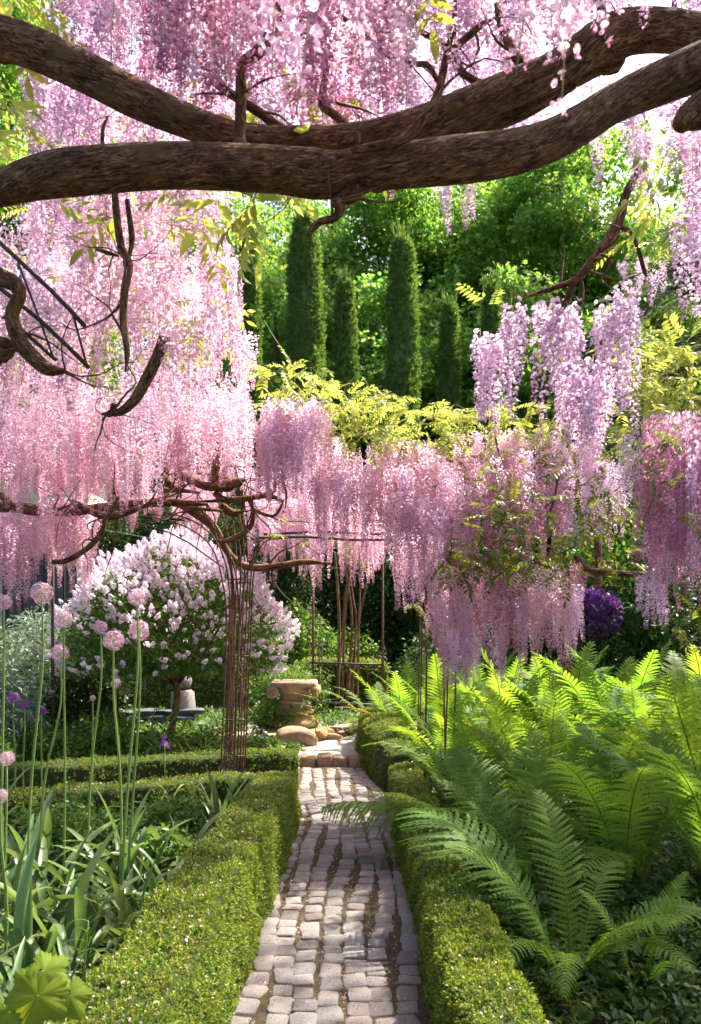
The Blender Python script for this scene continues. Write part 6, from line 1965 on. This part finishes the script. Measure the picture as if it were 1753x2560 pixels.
leafy(v4, [(660, 810, 915, 1010, 6.2, 7.2, 60, .8), (790, 1010, 985, 1100, 6.4, 7.3, 110, .85), (900, 1140, 1010, 1120, 6.5, 7.4, 90, .85), (660, 950, 1090, 1400, 6.6, 7.2, 22, .6), (660, 950, 1200, 1400, 9.2, 10, 24, .8), (1030, 1060, 1360, 1520, 7.8, 8.1, 8, .6)], 47, tilt=.6)
# thin tendrils
tv = [([(660, 800), (690, 850), (730, 905)], 6.2), ([(880, 950), (860, 985), (868, 960), (900, 940), (922, 965)], 7.0), ([(880, 1000), (920, 1000), (960, 1020)], 7.5), ([(1135, 1010), (1150, 1015), (1170, 1030), (1140, 1035)], 7.5)]
for pix, Y in tv:
    mb = MB(); tube(mb, spline([(*at(a, b, Y), .0028) for a, b in pix], step=.03), 5, val=.9); link('tendril', mb.build('tendril', [M['stem_green']]), parent=v4)

# 5. the leafy bank at the middle right
v5 = vine('wisteria_vine', (1.35, 7.4, 0), 'dusky pink wisteria bank with leaves at middle right above the ferns')
for pix, Y, sd in [([(1440, 1395, 9), (1475, 1425, 9), (1540, 1432, 8), (1610, 1438, 7), (1640, 1450, 5)], 7.2, 101), ([(1440, 1390, 6), (1425, 1430, 5), (1410, 1450, 4)], 7.2, 102), ([(1495, 1470, 10), (1495, 1370, 10), (1490, 1290, 9), (1440, 1240, 8)], 8.5, 103),
                   ([(1238, 1090, 2.5), (1250, 1150, 2.5), (1260, 1220, 2)], 6.8, 104), ([(1395, 1190, 3), (1385, 1250, 3), (1360, 1320, 2)], 6.6, 105), ([(1070, 1500, 8), (1078, 1420, 8), (1130, 1380, 7), (1250, 1400, 7), (1400, 1385, 7)], 7.3, 106), ([(1365, 1170, 4), (1385, 1140, 4), (1400, 1100, 3)], 7.4, 107)]:
    limb('branch', v5, pix, Y, 'bark', 12, .05, sd, .03)
link('trunk', bark_tube('trunk', [(2.5, 9.2, -.1, .04), (2.55, 9.1, .8, .035), (2.2, 8.8, 1.7, .03), (1.6, 8.4, 2.3, .025), (1.1, 7.9, 2.7, .02)], 'bark', 16, .05, 108, .04), parent=v5)
hang(v5, [
    (985, 1180, 1150, 1280, 6.3, 6.9, 58, .4, .8, ['mauve', 'pink']), (1150, 1420, 1110, 1260, 6.4, 7.4, 70, .4, .75, ['mauve', 'pink', 'deep']), (1380, 1560, 1120, 1250, 7.0, 8.4, 46, .4, .6, ['mauve', 'lilac']),
    (1070, 1460, 1390, 1490, 6.2, 7.4, 88, .36, .76, ['pink', 'deep', 'pink']), (1100, 1260, 1560, 1600, 6.0, 6.6, 26, .3, .42, ['pink', 'mauve']), (1220, 1450, 1450, 1500, 6.2, 7.0, 36, .35, .55, ['mauve', 'pink']),
    (1140, 1480, 1070, 1130, 6.8, 7.6, 64, .4, .6, ['pink']), (985, 1100, 1300, 1400, 7.0, 7.8, 30, .4, .6, ['pink', 'mauve']), (1090, 1180, 1480, 1540, 6.2, 6.8, 14, .35, .5, ['pink', 'mauve'])], 48)
leafy(v5, [(1110, 1400, 1000, 1090, 6.7, 7.6, 80, .9), (1380, 1580, 1010, 1130, 6.8, 7.6, 44, .9)], 53, lib=CL, tilt=.6)
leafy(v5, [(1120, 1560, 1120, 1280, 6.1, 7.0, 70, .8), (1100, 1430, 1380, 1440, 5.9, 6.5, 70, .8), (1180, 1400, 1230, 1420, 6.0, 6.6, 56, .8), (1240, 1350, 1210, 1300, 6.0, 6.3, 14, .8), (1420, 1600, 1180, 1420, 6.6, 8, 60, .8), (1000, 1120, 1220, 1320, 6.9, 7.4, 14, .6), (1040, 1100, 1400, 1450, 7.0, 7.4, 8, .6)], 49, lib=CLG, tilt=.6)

# 6. the dense clump at the right edge
v6 = vine('wisteria_vine', (2.6, 4.9, 0), 'dense magenta pink wisteria clump at the right edge under green leaves')
link('trunk', bark_tube('trunk', [(3.4, 6.6, -.1, .06), (3.5, 6.6, 1.0, .05), (3.3, 6.4, 2.0, .045), (3.0, 6.2, 2.5, .035), (2.7, 6.1, 2.7, .01)], 'bark', 14, .05, 111, .04), parent=v6)
hang(v6, [(1615, 1800, 1010, 1130, 5.1, 6.3, 130, .6, 1.0, ['deep', 'deep', 'deep', 'mauve']), (1600, 1660, 1420, 1470, 5.2, 6.0, 10, .2, .34, ['mauve']), (1625, 1800, 1150, 1330, 5.3, 6.5, 70, .4, .7, ['deep', 'mauve']), (1560, 1640, 1060, 1140, 5.4, 6.4, 12, .3, .45, ['lilac', 'mauve'])], 50)
leafy(v6, [(1560, 1790, 840, 1010, 5.7, 6.8, 100, 1.05), (1540, 1640, 980, 1100, 5.9, 6.6, 20, .9)], 52, lib=CL, tilt=.6)
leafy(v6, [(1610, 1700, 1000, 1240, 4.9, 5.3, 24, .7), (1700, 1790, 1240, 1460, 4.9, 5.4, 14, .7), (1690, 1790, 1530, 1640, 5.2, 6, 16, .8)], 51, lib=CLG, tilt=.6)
